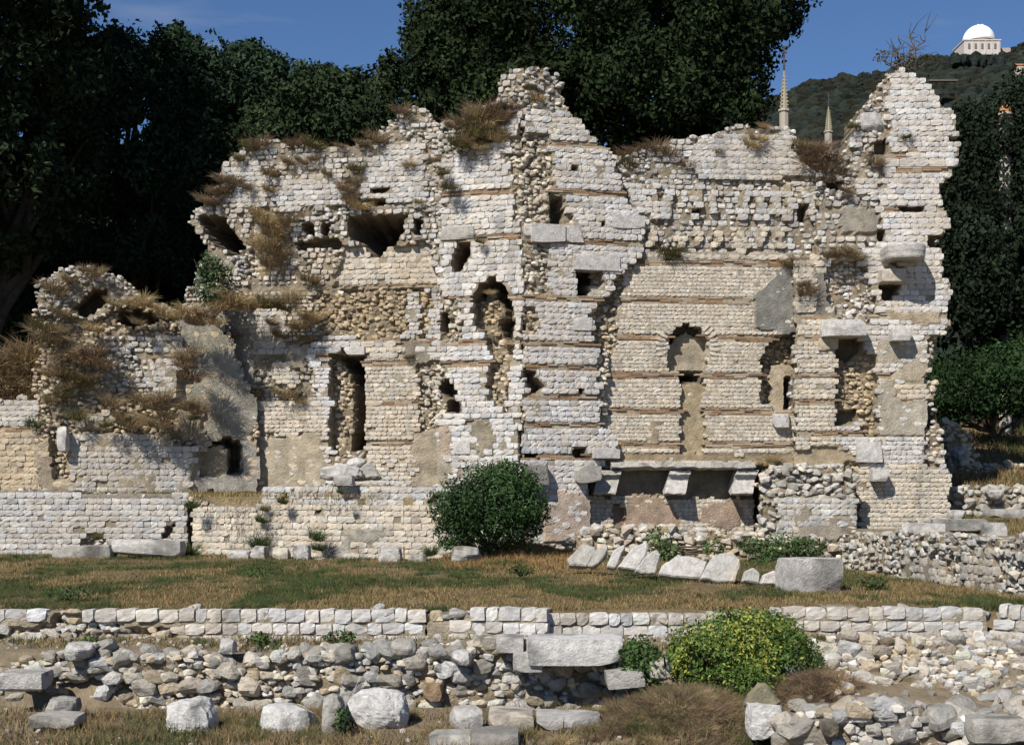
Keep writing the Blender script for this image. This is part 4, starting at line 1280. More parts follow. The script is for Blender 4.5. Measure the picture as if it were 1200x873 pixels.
# ================================================================== LOOSE STONES, SLABS, BLOCKS
rock('stone_block', 'large pale squared block with a grey stain, right end of the row of slabs', 'stone block', (920, 655, 987, 696), 19.2, .6, 'white', yaw=.12, boxy=.96, rough=.02, cuts=3)
for k, (pts, d, ln, tn, lb) in enumerate([
    ([(665, 655), (683, 636), (697, 640), (698, 648), (688, 663), (668, 662)], 22.5, .5, 'grey', 'first grey slab at the left end of the leaning slabs, short and dark edged'),
    ([(688, 662), (700, 643), (712, 638), (713, 645), (703, 660), (694, 665)], 22.2, .4, 'grey', 'thin dark slab leaning against the first grey slab'),
    ([(711, 664), (720, 645), (733, 637), (733, 642), (722, 666)], 21.8, .3, 'cool', 'narrow upright slab between the dark thin slab and the tall pointed one'),
    ([(723, 665), (742, 640), (757, 634), (760, 637), (757, 650), (745, 668)], 21.5, .3, 'white', 'tall white slab with a pointed top, leaning right'),
    ([(744, 668), (756, 652), (770, 643), (774, 650), (768, 672), (752, 672)], 21.2, .25, 'cool', 'slab with a rounded tip just right of the tall pointed slab'),
    ([(771, 672), (775, 662), (793, 651), (812, 652), (831, 658), (822, 678), (790, 676)], 20.8, .35, 'white', 'broad low white slab in the middle of the leaning row'),
    ([(820, 678), (832, 656), (845, 647), (862, 649), (868, 655), (858, 680), (838, 681)], 20.5, .35, 'cool', 'wide grey veined slab right of the broad low one'),
    ([(855, 681), (864, 660), (868, 654), (869, 662), (862, 682)], 20.4, .2, 'warm', 'thin sliver of slab behind the wide grey veined one'),
    ([(870, 682), (874, 668), (884, 664), (892, 672), (890, 684)], 20.2, .2, 'cool', 'small broken slab near the right end of the row'),
    ([(892, 684), (896, 672), (908, 668), (920, 672), (920, 686)], 20.0, .2, 'white', 'small pale slab leaning beside the squared block')]):
    slab('stone_slab', lb, 'stone slab', pts, d, .16, ln, tn, 'slabs leaning in a row on the lawn', k + 1)
rock('boulder', 'grey angular boulder on the lawn below the round bush', 'boulder', (527, 641, 563, 663), 25.2, .6, 'grey', boxy=0.45, rough=.10)
rock('stone_slab', 'long flat pale slab lying at the foot of the left retaining wall', 'stone slab', (126, 633, 213, 652), 27.6, .6, 'cool', boxy=.8, rough=.05, n=16, roll=.02)
rock('stone_slab', 'grey slab half sunk in the grass left of a longer pale one', 'stone slab', (58, 640, 130, 656), 27.5, .6, 'grey', boxy=.8, rough=.06, n=14, roll=-.06)
foot = [((264, 645, 292, 657), 'white', 'white flat stone at the foot of the wall'), ((292, 640, 312, 656), 'white', 'white tilted stone by the corner of the wall'), ((318, 642, 338, 656), 'warm', 'tan stone at the foot of the wall'),
        ((342, 638, 362, 658), 'white', 'white upright stone below the retaining wall'), ((366, 654, 380, 663), 'grey', 'small low grey stone below the wall'), ((443, 640, 470, 664), 'cool', 'pale grey stone leaning on the wall base'),
        ((478, 650, 500, 663), 'grey', 'low grey stone nearest the round bush')]
for b_, t_, l_ in foot:
    rock('boulder', l_ + ' left of the bush', 'boulder', b_, 26.3 + (443 - b_[0]) * .005, .4, t_, boxy=.65, rough=.07)
# marble block and bits on the terrace
slab('stone_slab', 'white gabled block lying on the terrace below the dark doorway', 'stone slab', [(372, 560), (376, 548), (408, 542), (424, 550), (424, 562), (400, 562)], 27.6, .5, .1, 'cool', None, 35)
rock('boulder', 'small white stone on top of the gabled block by the doorway', 'boulder', (405, 536, 428, 548), 28.0, .4, 'white', boxy=0.35, rough=.10)
slab('stone_slab', 'dark tilted slab beside the gabled block at the doorway', 'stone slab', [(420, 562), (424, 546), (432, 540), (448, 560)], 27.9, .3, .1, 'grey', None, 36)
rock('stone_block', 'row of white cap blocks on the terrace wall near the bush', 'stone block', (390, 557, 414, 568), 27.2, .4, 'cool', boxy=.9)
rock('column_fragment', 'upright white column stub set in the bastion at the far left', 'column', (65, 499, 78, 530), 29.35, .3, 'white', boxy=.6, rough=.03)
# coping slabs on the right rubble wall
rock('coping_slab', 'long pale coping slab on the right rubble wall, left piece', 'stone slab', (1062, 614, 1112, 630), 22.6, .5, 'white', yaw=-.25, boxy=.96, cuts=2, rough=.02)
rock('coping_slab', 'long grey coping slab on the right rubble wall, middle piece', 'stone slab', (1098, 609, 1160, 622), 22.9, .5, 'cool', yaw=-.2, boxy=.96, cuts=2, rough=.02)
rock('coping_slab', 'short bluish coping slab at the right end above the rubble wall', 'stone slab', (1158, 613, 1184, 628), 22, .5, 'cool', yaw=-.2, boxy=.95, cuts=2, rough=.02)
rock('stone_block', 'pale block on the terrace just right of the pier foot', 'stone block', (1118, 598, 1134, 610), 27, .5, 'white', boxy=.85)
rock('stone_slab', 'dark grey slab lying on the terrace near the right edge', 'stone slab', (1165, 597, 1212, 607), 27, .8, 'grey', boxy=.9)
rock('boulder', 'rounded grey boulder on the far low wall at the right edge', 'boulder', (1160, 572, 1180, 586), 30.5, .6, 'cool', boxy=0.25, rough=.10)
rock('boulder', 'white upright boulder at the foot of the bank right of the pier', 'boulder', (1120, 523, 1138, 548), 33, .5, 'cool', boxy=0.35, rough=.10)
# foreground
rock('boulder', 'tall white boulder with flat face in the lower left foreground grass', 'boulder', (190, 822, 246, 876), 12.9, .45, (.60, .585, .56), roll=-.12, boxy=.45, rough=.07, n=18)
rock('boulder', 'low rounded white boulder between the tall one and the upright stone', 'boulder', (297, 829, 366, 869), 12.9, .45, (.60, .585, .56), boxy=.4, rough=.06, n=18)
rock('standing_stone', 'thin upright grey stone left of the largest foreground boulder', 'boulder', (375, 816, 400, 876), 12.8, .35, 'grey', roll=.03, boxy=.5, rough=.12, n=16)
rock('boulder', 'largest rounded white boulder in the foreground grass', 'boulder', (402, 813, 477, 867), 13.0, .55, (.60, .585, .56), boxy=.3, rough=.08, n=20)
rock('stone_block', 'small squared pale block in the foreground grass right of the largest boulder', 'stone block', (529, 832, 562, 860), 12.9, .3, 'cool', yaw=.3, boxy=.85, rough=.06)
rock('stone_slab', 'flat brownish slab low in the foreground, left of a longer pale one', 'stone slab', (572, 836, 626, 858), 12.9, .5, 'warm', boxy=.88, rough=.05)
rock('stone_slab', 'long flat pale slab low in the foreground left of the dry grass mound', 'stone slab', (628, 840, 706, 856), 12.9, .5, 'cool', boxy=.88, rough=.06)
rock('stone_slab', 'grey slab cut by the lower edge of the view, centre left', 'stone slab', (500, 862, 560, 880), 12.2, .5, 'grey', boxy=.75)
rock('stone_slab', 'darker grey slab at the lower edge, right of another grey slab', 'stone slab', (550, 860, 610, 882), 12.1, .5, 'dark', boxy=.75)
rock('stone_block', 'long overhanging white block lying on the rubble wall beside the ivy', 'stone block', (617, 749, 734, 781), 13.9, .6, (.60, .585, .56), boxy=.86, rough=.045, n=16, cuts=6)
rock('stone_block', 'white squared block left of the long overhanging block', 'stone block', (581, 747, 614, 765), 14.1, .4, 'white', boxy=.88)
rock('stone_block', 'pale wide block under the long overhanging block on its left', 'stone block', (601, 766, 636, 788), 13.95, .4, 'cool', boxy=.9)
rock('boulder', 'round white stone in the rubble wall face, centre', 'boulder', (528, 763, 552, 782), 14.0, .3, 'white', boxy=0.30, rough=.10)
rock('stone_slab', 'flat grey slab resting on rubble below the long white block', 'stone slab', (711, 788, 757, 807), 13.6, .5, 'grey', roll=-.1, boxy=.88)
rock('boulder', 'pale stone with a white top under the trailing vine', 'boulder', (762, 774, 788, 800), 13.6, .4, 'warm', boxy=0.55, rough=.10)
rock('stone_block', 'bright white broken block at the foot of the ivy bush', 'stone block', (880, 828, 920, 868), 12.3, .4, (.60, .585, .56), boxy=.7, rough=.09, n=14)
slab('stone_slab', 'triangular olive-grey stone half hidden in the ivy bush', 'stone slab', [(876, 828), (880, 808), (893, 796), (905, 808), (917, 826), (900, 832)], 12.55, .25, .2, (.22, .20, .13), None, 51)
rock('stone_block', 'long grey block lying on the left end of the foreground wall', 'stone block', (-4, 789, 49, 812), 13.9, .4, 'cool', boxy=.85, rough=.06)
rock('boulder', 'domed pale stone on top of the foreground wall at the left', 'boulder', (70, 754, 105, 777), 14.2, .4, 'cool', boxy=0.30, rough=.10)
rock('boulder', 'brown-grey boulder at the foot of the foreground wall, far left', 'boulder', (44, 820, 84, 843), 13.4, .4, 'grey', boxy=0.35, rough=.10)
rock('stone_slab', 'grey oblong stone in the grass in the lower left corner', 'stone slab', (30, 840, 88, 856), 13.0, .4, 'grey', boxy=.8)
rock('boulder', 'squared white stone on the foreground wall left of centre', 'boulder', (254, 750, 273, 768), 14.3, .3, 'cool', boxy=0.55, rough=.10)
rock('boulder', 'large dark olive-grey stone on top of the foreground wall', 'boulder', (388, 758, 418, 780), 14.2, .4, 'dark', boxy=0.35, rough=.10)
rock('boulder', 'grey stone with domed top on the wall right of the dark olive one', 'boulder', (455, 750, 487, 770), 14.2, .4, 'grey', boxy=0.35, rough=.10)
rock('boulder', 'white rock on top of the corner stump in the lower right', 'boulder', (997, 824, 1026, 848), 11.9, .35, 'white', boxy=.6, rough=.07)
rock('boulder', 'pale squared rock beside the white one on the corner stump', 'boulder', (1030, 824, 1056, 846), 11.9, .35, 'cool', boxy=.75, rough=.06)
rock('boulder', 'dark brown stone at the left of the corner stump', 'boulder', (966, 846, 986, 866), 11.8, .3, (.2, .17, .13), boxy=0.35, rough=.10)
rock('column_fragment', 'fallen grey column shaft lying in the bottom right corner', 'column', (1140, 843, 1230, 872), 11.6, .35, 'grey', boxy=.8, rough=.03)
rock('boulder', 'upright white stone standing in the rubble slope at the right', 'boulder', (1101, 758, 1113, 772), 14.9, .2, 'white', boxy=0.45, rough=.10)
rock('stone_slab', 'thin white shard lying tilted on the rubble slope', 'stone slab', (1082, 828, 1100, 836), 12.9, .3, 'white', roll=.5, boxy=.8)
rock('boulder', 'grey-white stone left of the dark hollow in the rubble slope', 'boulder', (985, 800, 1002, 818), 13.6, .3, 'white', boxy=.6, roll=.4)

# loose gravel and small stones: nobody could count them
def scatter_rubble(n):
    it = []
    r = np.random.default_rng(77)
    while len(it) < n:
        px = r.uniform(-20, 1220); d = r.choice([r.uniform(14.8, 15.95), r.uniform(11.6, 14.2)])
        x = X(px, d)
        if not (px > 900 or d > 14.6 or r.random() < .35):
            continue
        s = r.uniform(.02, .07) * (1.4 if px > 900 else 1)
        z = float(ground_z(x, d))
        V, Fc = LUMPS1[r.integers(10)]
        it.append((V, Fc, rot(*r.uniform(0, 6, 3)) * s * r.uniform(.7, 1.2, 3), np.array([x, d, z + s * .25]), np.array(TONE[['dark', 'grey', 'warm', 'grey'][r.integers(4)]]) * r.uniform(.7, 1.1)))
    return link('rubble', join_instances('rubble', it, M_STONE, np.zeros(3)), kind='stuff')
scatter_rubble(650)

# ================================================================== GRASS
def grass(name, n, region, h, cols, seed, patch=None, wid=.006):
    """blades over region(px range, d range) on the ground"""
    r = np.random.default_rng(seed)
    px = r.uniform(region[0], region[1], n * 2); d = 1 / r.uniform(1 / region[3], 1 / region[2], n * 2)
    x = (px - 600) * d / F
    p = np.stack([x, d, np.zeros(len(x))], 1)
    zz = region[4](x, d) if callable(region[4]) else np.full(len(x), float(region[4]))
    p[:, 2] = zz - .01
    g = fbm(p * np.array([1, .7, 1]), 1.1, 4)
    keep = r.random(len(p)) < np.clip((g - .2) * 2.2, .12, 1)
    if patch is not None:
        keep &= patch(px, d, r)
    p, g, px, d = p[keep][:n], g[keep][:n], px[keep][:n], d[keep][:n]
    n = len(p)
    a = r.random(n) * 6.283
    hh = h * r.uniform(.4, 1.3, n) * (.35 + 1.3 * fbm(p + 21, 2.5, 3))
    green = (fbm(p * np.array([1.2, .6, 1]) + 60, .8, 4) + .25 * fbm(p + 8, 3, 2)) > (cols[2](px, d) if callable(cols[2]) else cols[2])
    green ^= r.random(n) < .12
    c = np.where(green[:, None], np.array(cols[0]), np.array(cols[1])) * r.uniform(.6, 1.4, (n, 1)) * (1 + r.normal(size=(n, 3)) * .08)
    hh = np.where(green, hh * 1.25, hh)
    w_ = wid * r.uniform(.7, 1.6, n)
    sx = np.stack([np.cos(a) * w_, np.sin(a) * w_, np.zeros(n)], 1)
    ln = r.normal(size=(n, 2)) * .45
    tip = p + np.stack([ln[:, 0] * hh, ln[:, 1] * hh, hh], 1)
    V = np.stack([p - sx, p + sx, tip], 1).reshape(-1, 3)
    return link(name, mesh_from(name, V, np.arange(n * 3).reshape(n, 3), M_DRY, np.repeat(np.clip(c, .005, 1), 3, 0)), kind='stuff')
LG = ((.075, .092, .035), (.27, .195, .095))
grass('grass', 190000, (-30, 1230, 16.4, 29, ground_z), .055, (*LG, lambda px, d: .635 + np.where(d < 16.8, .02, 0) + np.where(px > 750, .05, 0) + np.where(px < 220, -.03, 0)), 1)
grass('grass', 16000, (520, 690, 24, 29, ground_z), .09, ((.1, .1, .04), (.33, .205, .09), .85), 2)
grass('grass', 14000, (-30, 520, 26.9, 30, 1.2), .10, ((.1, .1, .04), (.32, .235, .11), .8), 3, patch=lambda px, d, r: (d > 27.2 + (px < 222) * 1.7) & (r.random(len(px)) < .6))
grass('grass', 22000, (-30, 900, 11.3, 14.1, ground_z), .09, ((.09, .10, .04), (.24, .175, .09), .66), 4, patch=lambda px, d, r: r.random(len(px)) < .8)
grass('grass', 7000, (-30, 900, 14.9, 15.95, ground_z), .07, ((.09, .11, .04), (.27, .2, .1), .68), 5, patch=lambda px, d, r: r.random(len(px)) < .5)
grass('grass', 12000, (1115, 1260, 23, 31, .64), .12, ((.09, .10, .04), (.30, .22, .11), .75), 6)
grass('grass', 12000, (1115, 1300, 31.5, 44, lambda x, y: np.clip(1.1 + (y - 31) * .17, 0, 3.4)), .22, ((.08, .09, .035), (.27, .185, .09), .74), 7, wid=.012)

# ================================================================== WEEDS ON THE RUIN
def tufts(lst, d, label, group, key=None):
    for e in lst:
        px, py, h = e[:3]
        k = e[3] if len(e) > 3 else key
        tuft(px, py, d if not callable(d) else d(px), h, k, label, group, wide=e[4] if len(e) > 4 else 1.0)
dl = lambda px: 31.0 - (px - 222) * .0028 - .05
rW = random.Random(5)
crest = [(x, y + 5, rW.uniform(13, 26), rW.choice(['brown', 'rust', 'brown', 'olive']), 1.2) for x, y in
         [(238, 232), (252, 222), (262, 208), (268, 190), (280, 182), (292, 170), (305, 166), (322, 165), (345, 166), (365, 168), (398, 168), (412, 170), (425, 165), (440, 160), (452, 150), (470, 128)]]
tufts(crest, dl, 'dry brown weed tuft on the crest of the left wing', 'weeds on the crest of the left wing')
face = [(x, y, h, k, 1.15) for x, y, h, k in
        [(250, 240, 20, 'rust'), (262, 225, 18, 'rust'), (275, 215, 22, 'brown'), (290, 222, 18, 'brown'), (316, 205, 20, 'brown'), (315, 225, 18, 'brown'), (338, 192, 18, 'brown'), (352, 190, 20, 'brown'), (368, 188, 18, 'brown'), (382, 205, 16, 'brown'), (375, 215, 16, 'brown'),
         (418, 200, 26, 'olive'), (410, 235, 24, 'brown'), (420, 245, 24, 'straw'), (405, 225, 22, 'brown'), (412, 215, 20, 'brown'), (480, 195, 18, 'straw'), (490, 238, 14, 'straw'), (310, 262, 30, 'straw'), (322, 275, 34, 'brown'), (312, 290, 30, 'straw'), (325, 300, 28, 'brown'), (340, 262, 24, 'brown'),
         (300, 252, 20, 'straw'), (316, 312, 26, 'brown'), (362, 330, 20, 'brown'), (350, 385, 28, 'straw'), (365, 375, 26, 'straw'), (358, 400, 24, 'brown'), (328, 395, 24, 'rust'), (318, 380, 16, 'rust'), (340, 350, 20, 'straw'),
         (280, 465, 18, 'straw'), (295, 462, 20, 'brown'), (310, 468, 20, 'brown'), (325, 462, 18, 'brown'), (340, 465, 22, 'brown'), (352, 472, 14, 'straw'), (480, 420, 14, 'olive'), (270, 395, 26, 'rust'), (278, 415, 22, 'rust'), (275, 432, 18, 'brown')]]
tufts(face, dl, 'dry weed tuft growing from the face of the left wing', 'weeds on the face of the left wing')
ledge = [(x, y, h, k, 1.3) for x, y, h, k in [(x, 358 + rW.uniform(-4, 6), rW.uniform(18, 30), rW.choice(['straw', 'straw', 'brown', 'olive'])) for x in range(262, 345, 7)]]
tufts(ledge, 29.9, 'straw-coloured grass clump on the ledge under the left wing', 'grass on the ledge of the left wing')
bast = [(x, y, h, k, 1.2) for x, y, h, k in
        [(62, 340, 24, 'brown'), (70, 345, 22, 'brown'), (80, 330, 18, 'brown'), (100, 318, 22, 'brown'), (115, 322, 18, 'brown'), (48, 385, 30, 'olive'), (55, 400, 34, 'brown'), (62, 390, 30, 'brown'), (70, 370, 24, 'brown'), (108, 388, 20, 'straw'), (150, 358, 18, 'straw'), (165, 358, 24, 'straw'), (180, 362, 22, 'straw'), (132, 358, 18, 'straw'),
         (195, 372, 24, 'straw'), (205, 378, 22, 'rust'), (222, 372, 26, 'straw'), (228, 380, 28, 'rust'), (215, 365, 22, 'straw'), (80, 420, 34, 'brown'), (95, 425, 34, 'brown'), (108, 418, 30, 'rust'), (75, 440, 30, 'brown'), (90, 450, 26, 'olive'), (62, 440, 28, 'brown'), (120, 430, 26, 'brown'), (105, 445, 24, 'rust'),
         (70, 465, 24, 'olive'), (82, 455, 22, 'brown'), (130, 475, 26, 'brown'), (140, 490, 24, 'brown'), (150, 500, 26, 'brown'), (165, 470, 24, 'brown'), (178, 480, 26, 'brown'), (190, 470, 28, 'brown'), (185, 500, 28, 'brown'), (172, 498, 24, 'straw'), (195, 490, 22, 'brown'), (140, 505, 20, 'brown'), (125, 500, 18, 'olive'),
         (215, 430, 28, 'brown'), (222, 445, 26, 'rust'), (218, 420, 24, 'brown'), (225, 480, 26, 'brown'), (235, 485, 24, 'brown'), (248, 478, 20, 'olive'), (215, 478, 22, 'brown'), (228, 492, 18, 'olive'), (240, 372, 24, 'rust'), (252, 380, 20, 'straw'), (160, 380, 16, 'brown'), (60, 470, 20, 'brown'), (90, 490, 20, 'olive')]]
tufts(bast, 29.5, 'dry weed tuft on the weed-grown bastion at the far left', 'weeds on the bastion')
mound = [(x, y, h, k, 1.3) for x, y, h, k in [(rW.uniform(-15, 46), rW.uniform(420, 470), rW.uniform(26, 44), rW.choice(['brown', 'brown', 'straw', 'rust'])) for _ in range(34)]]
tufts(mound, 30.6, 'tall dry weeds in the thicket at the left edge above the tan wall', 'dry thicket at the left edge')
tow = [(x, y, h, k, 1.2) for x, y, h, k in
       [(530, 150, 22, 'brown'), (540, 146, 26, 'brown'), (552, 142, 26, 'brown'), (562, 138, 26, 'straw'), (575, 132, 26, 'rust'), (583, 140, 30, 'rust'), (592, 138, 26, 'rust'), (598, 128, 18, 'rust'), (570, 150, 30, 'straw'), (555, 160, 30, 'olive'), (545, 165, 26, 'straw'), (560, 175, 22, 'straw'), (580, 165, 26, 'straw'), (590, 158, 22, 'brown'), (535, 172, 24, 'olive'),
        (522, 178, 20, 'brown'), (520, 205, 22, 'olive'), (527, 222, 20, 'olive'), (517, 240, 18, 'olive'), (630, 118, 18, 'straw'), (636, 126, 14, 'rust'), (620, 105, 16, 'olive'), (568, 222, 12, 'straw'), (505, 165, 20, 'brown'), (510, 190, 18, 'brown'), (575, 345, 12, 'straw'), (583, 352, 10, 'straw'), (562, 285, 12, 'olive')]]
tufts(tow, 29.1, 'dry weed tuft on the upper part of the tall tower', 'weeds on the tower')
aps = [(x, y, h, k, 1.25) for x, y, h, k in
       [(736, 195, 26, 'olive'), (730, 185, 22, 'rust'), (745, 182, 22, 'rust'), (760, 178, 20, 'rust'), (772, 176, 24, 'rust'), (785, 182, 26, 'brown'), (795, 170, 18, 'rust'), (750, 212, 20, 'olive'), (748, 225, 18, 'brown'), (770, 230, 16, 'rust'), (805, 195, 18, 'rust'), (826, 185, 14, 'rust'), (842, 180, 14, 'brown'), (832, 160, 14, 'brown'), (880, 172, 20, 'straw'), (888, 165, 22, 'straw'), (895, 150, 16, 'straw'),
        (785, 300, 34, 'olive'), (780, 305, 26, 'green'), (790, 302, 24, 'olive'), (925, 312, 24, 'brown'), (935, 308, 22, 'brown'), (930, 316, 20, 'olive'), (943, 312, 18, 'straw'), (945, 180, 26, 'rust'), (955, 188, 32, 'rust'), (965, 200, 34, 'rust'), (975, 190, 30, 'rust'), (960, 178, 20, 'rust'), (938, 172, 22, 'straw'), (970, 215, 24, 'rust'), (985, 205, 24, 'brown'), (895, 545, 14, 'straw'), (905, 540, 16, 'straw'), (910, 548, 14, 'rust'), (815, 538, 6, 'brown')]]
tufts(aps, 29.95, 'rusty dry weed tuft on the masonry above the arched recess', 'weeds above the recess')
pie = [(x, y, h, k, 1.3) for x, y, h, k in
       [(988, 300, 22, 'brown'), (975, 302, 20, 'brown'), (1000, 302, 20, 'brown'), (1012, 303, 16, 'rust'), (965, 300, 18, 'rust'), (1000, 218, 22, 'rust'), (1010, 210, 22, 'straw'), (1020, 200, 22, 'straw'), (1026, 192, 18, 'brown'), (990, 225, 18, 'rust'), (1063, 162, 10, 'green'), (1003, 165, 22, 'straw'), (1000, 150, 14, 'olive'), (946, 345, 20, 'rust'), (942, 335, 14, 'rust'), (1054, 622, 18, 'green')]]
tufts(pie, 29.7, 'dry weed tuft on the right pier', 'weeds on the right pier')

# dry mound before the ivy bush, weeds in the foreground
def gtuft(px, d, h, key, wide=1.3):
    x = X(px, d); z = float(ground_z(x, d)) - .02
    tuft(px, HOR + (CH - z) * F / d, d, h, key, None, None, wide)
for _ in range(460):
    gtuft(rW.gauss(795, 46), rW.gauss(13.2, .42), rW.uniform(9, 22), rW.choice(['brown', 'rust', 'rust', 'rust', 'olive']))
for _ in range(130):
    gtuft(rW.gauss(960, 28), rW.gauss(13.6, .35), rW.uniform(8, 20), rW.choice(['brown', 'rust', 'rust', 'straw']))
for _ in range(170):
    gtuft(rW.choice([rW.uniform(60, 190), rW.uniform(240, 300), rW.uniform(360, 380), rW.uniform(470, 700), rW.uniform(140, 620)]), rW.uniform(12.3, 14.05), rW.uniform(7, 20), rW.choice(['brown', 'straw', 'olive', 'green', 'brown']))
for _ in range(60):
    gtuft(rW.uniform(10, 1190), rW.uniform(15, 15.75), rW.uniform(6, 15), rW.choice(['straw', 'green', 'olive', 'brown']))
for _ in range(120):
    gtuft(rW.gauss(795, 50), rW.gauss(13.2, .45), rW.uniform(12, 26), rW.choice(['stalk', 'stalk', 'green', 'straw']), 1.0)
for _ in range(90):
    gtuft(rW.uniform(0, 1010), rW.uniform(12.3, 14.0), rW.uniform(14, 28), 'stalk', 1.0)
rL = np.random.default_rng(55)
cand = np.stack([rL.uniform(-20, 1220, 2600), 1 / rL.uniform(1 / 27.5, 1 / 16.5, 2600)], 1)
cp = np.stack([X(cand[:, 0], cand[:, 1]), cand[:, 1], np.zeros(len(cand))], 1)
cg = fbm(cp * np.array([1.2, .6, 1]) + 60, .8, 4)
for (px, d), g in zip(cand, cg):
    if px > 650 and d > 19.5 or (222 < px < 530 and d > 26):
        continue
    if g > .5 and rL.random() < .75:
        gtuft(px, d, rL.uniform(3, 8) * 22 / d, 'green' if rL.random() < .75 else 'olive', 2.2)
    elif rL.random() < .13:
        gtuft(px, d, rL.uniform(3, 6) * 22 / d, rL.choice(['brown', 'straw']), 2.2)
for px, py, d, h, k in [(225, 585, 28.3, 16, 'green'), (224, 595, 28.3, 18, 'green'), (305, 612, 27.9, 22, 'green'), (304, 640, 27.9, 26, 'green'), (310, 598, 27.9, 14, 'olive'), (370, 632, 27.3, 22, 'green'), (372, 645, 27.3, 20, 'green'), (398, 578, 27, 14, 'green'), (505, 650, 26.4, 22, 'green'), (108, 640, 28.6, 20, 'olive'), (115, 632, 28.6, 16, 'olive'), (222, 650, 28.3, 26, 'green'), (330, 590, 27.6, 16, 'green'), (40, 500, 29.6, 24, 'green'), (36, 488, 29.6, 20, 'green')]:
    tuft(px, py, d, h, k, 'green weed sprouting from the retaining wall on the left', 'green weeds on the retaining wall', 1.0)

plant_tufts()

# ================================================================== BUSHES AND IVY
def bush(name, label, cat, blobs, n, leaf, col, seed, alt=None, altp=0, gap=.3, shell=.55, gscale=3, mat=None, stems=None, clump=2.5):
    bl = [(P(px, py, d), (rx * d / F, rd, ry * d / F)) for px, py, d, rx, ry, rd in blobs]
    b0 = np.array([bl[0][0][0], bl[0][0][1], bl[0][0][2] - bl[0][1][2]])
    root = thing(name, label, cat, b0)
    p, q = crown_points(bl, n, seed, gap, shell, gscale)
    link('foliage', leaf_mesh('foliage', p - b0, np.full(len(p), leaf), leaf_cols(p, col, seed, .3, alt, altp, clump), mat or M_GLOSS, seed, up=q * 1.0 + np.array([0, 0, .3]), aspect=.42), root)
    r = np.random.default_rng(seed); tb = []
    for c, rr in bl:
        for _ in range(5):
            tb.append(tube(wiggle(b0, c + r.normal(size=3) * np.array(rr) * .5, 4, .05, r), [.03, .02, .015, .006], 5))
    link('stem', tubes_mesh('stem', tb, M_BARK, (.10, .08, .055), b0), root)
    return root
bush('round_bush', 'dense dark green round bush at the foot of the tower', 'bush', [(576, 592, 26.2, 62, 50, .8), (540, 600, 26.0, 30, 36, .6), (612, 600, 26.3, 30, 38, .6), (590, 568, 26.3, 40, 26, .7), (528, 625, 25.9, 18, 20, .3)], 26000, .075, (.036, .075, .022), 11, gap=.30, shell=.3, gscale=1.9)
bush('ivy_bush', 'bright yellow-green ivy mound spilling over the white block wall in the foreground', 'ivy', [(868, 765, 14.6, 78, 50, .6), (890, 740, 14.9, 50, 26, .4), (830, 775, 14.3, 45, 38, .45), (925, 775, 14.4, 38, 36, .4), (885, 805, 13.9, 34, 30, .3), (890, 835, 13.4, 16, 26, .2), (800, 772, 14.4, 20, 22, .3)], 20000, .048, (.08, .135, .028), 12, alt=(.30, .31, .06), altp=.3, gap=.36, shell=.55, gscale=2.2, clump=1.6)
bush('vine', 'dark green vine trailing beside the long white block', 'vine', [(750, 772, 13.9, 24, 24, .3), (768, 782, 13.8, 16, 20, .2), (740, 765, 13.9, 14, 14, .2)], 1500, .06, (.06, .11, .03), 13, gap=.32)
bush('creeper', 'green creeper hanging on the left wing above the bastion', 'creeper', [(252, 335, 30.2, 22, 36, .35), (245, 315, 30.3, 12, 20, .3), (260, 350, 30.1, 14, 18, .3)], 1800, .10, (.05, .085, .03), 14, gap=.35)
bush('creeper', 'low dark creeper on the footing left of the squared block', 'creeper', [(915, 640, 26.3, 26, 14, .4), (945, 642, 26.2, 24, 12, .4), (900, 655, 26.0, 18, 12, .3), (880, 640, 26.4, 14, 10, .3)], 2200, .075, (.055, .10, .03), 15, gap=.3)
bush('creeper', 'thin green weeds growing behind the leaning slabs', 'creeper', [(770, 632, 26.6, 14, 14, .3), (785, 650, 26.4, 14, 16, .3), (835, 640, 26.3, 16, 10, .3)], 800, .075, (.07, .12, .035), 16, gap=.4)
bush('fern', 'small dark leafy plant against the upright foreground stone', 'plant', [(402, 845, 12.7, 9, 18, .12)], 260, .05, (.05, .09, .03), 17, gap=.2)
for px, py, d, rx, ry, lb in [(104, 752, 15.2, 9, 7, 'small green leafy weed below the block wall at the left'), (305, 748, 15.3, 12, 7, 'small green weed on the strip above the foreground wall'), (400, 746, 15.3, 20, 8, 'low green weed clump below the middle of the block wall'),
                              (1025, 682, 19.5, 18, 8, 'low green weed clump right of the squared block'), (300, 672, 22, 24, 8, 'dark green clump in the left part of the lawn'), (80, 695, 17.5, 30, 8, 'wide green clump at the front left of the lawn'), (610, 668, 21, 16, 6, 'green clump in the middle of the lawn')]:
    bush('weed_clump', lb, 'weeds', [(px, py, d, rx, ry, .2)], 260, .05, (.07, .11, .035), int(px), gap=.15, mat=M_LEAF)

# bare twigs on top of the pier
r = np.random.default_rng(9)
b0 = P(1058, 84, 30)
tw = thing('bare_shrub', 'leafless grey twiggy shrub on the very top of the right pier', 'shrub', b0)
tb = []
for ex, ey, k in [(1084, 38, .028), (1056, 52, .018), (1068, 40, .018), (1046, 62, .025), (1036, 70, .02), (1072, 60, .03), (1028, 72, .02), (1050, 58, .02), (1078, 50, .02)]:
    pts = wiggle(b0 + r.normal(size=3) * .08, P(ex, ey, 30 + r.uniform(-.3, .3)), 6, .05, r)
    tb.append(tube(pts, np.linspace(k, .008, 6), 5))
    for _ in range(5):
        i = r.integers(2, 6)
        tb.append(tube(wiggle(pts[i], pts[i] + np.array([r.normal() * .18, r.normal() * .1, abs(r.normal()) * .2 + .05]), 3, .02, r), [.012, .008, .004], 4))
link('branch', tubes_mesh('branch', tb, M_BARK, (.13, .11, .09), b0), tw)
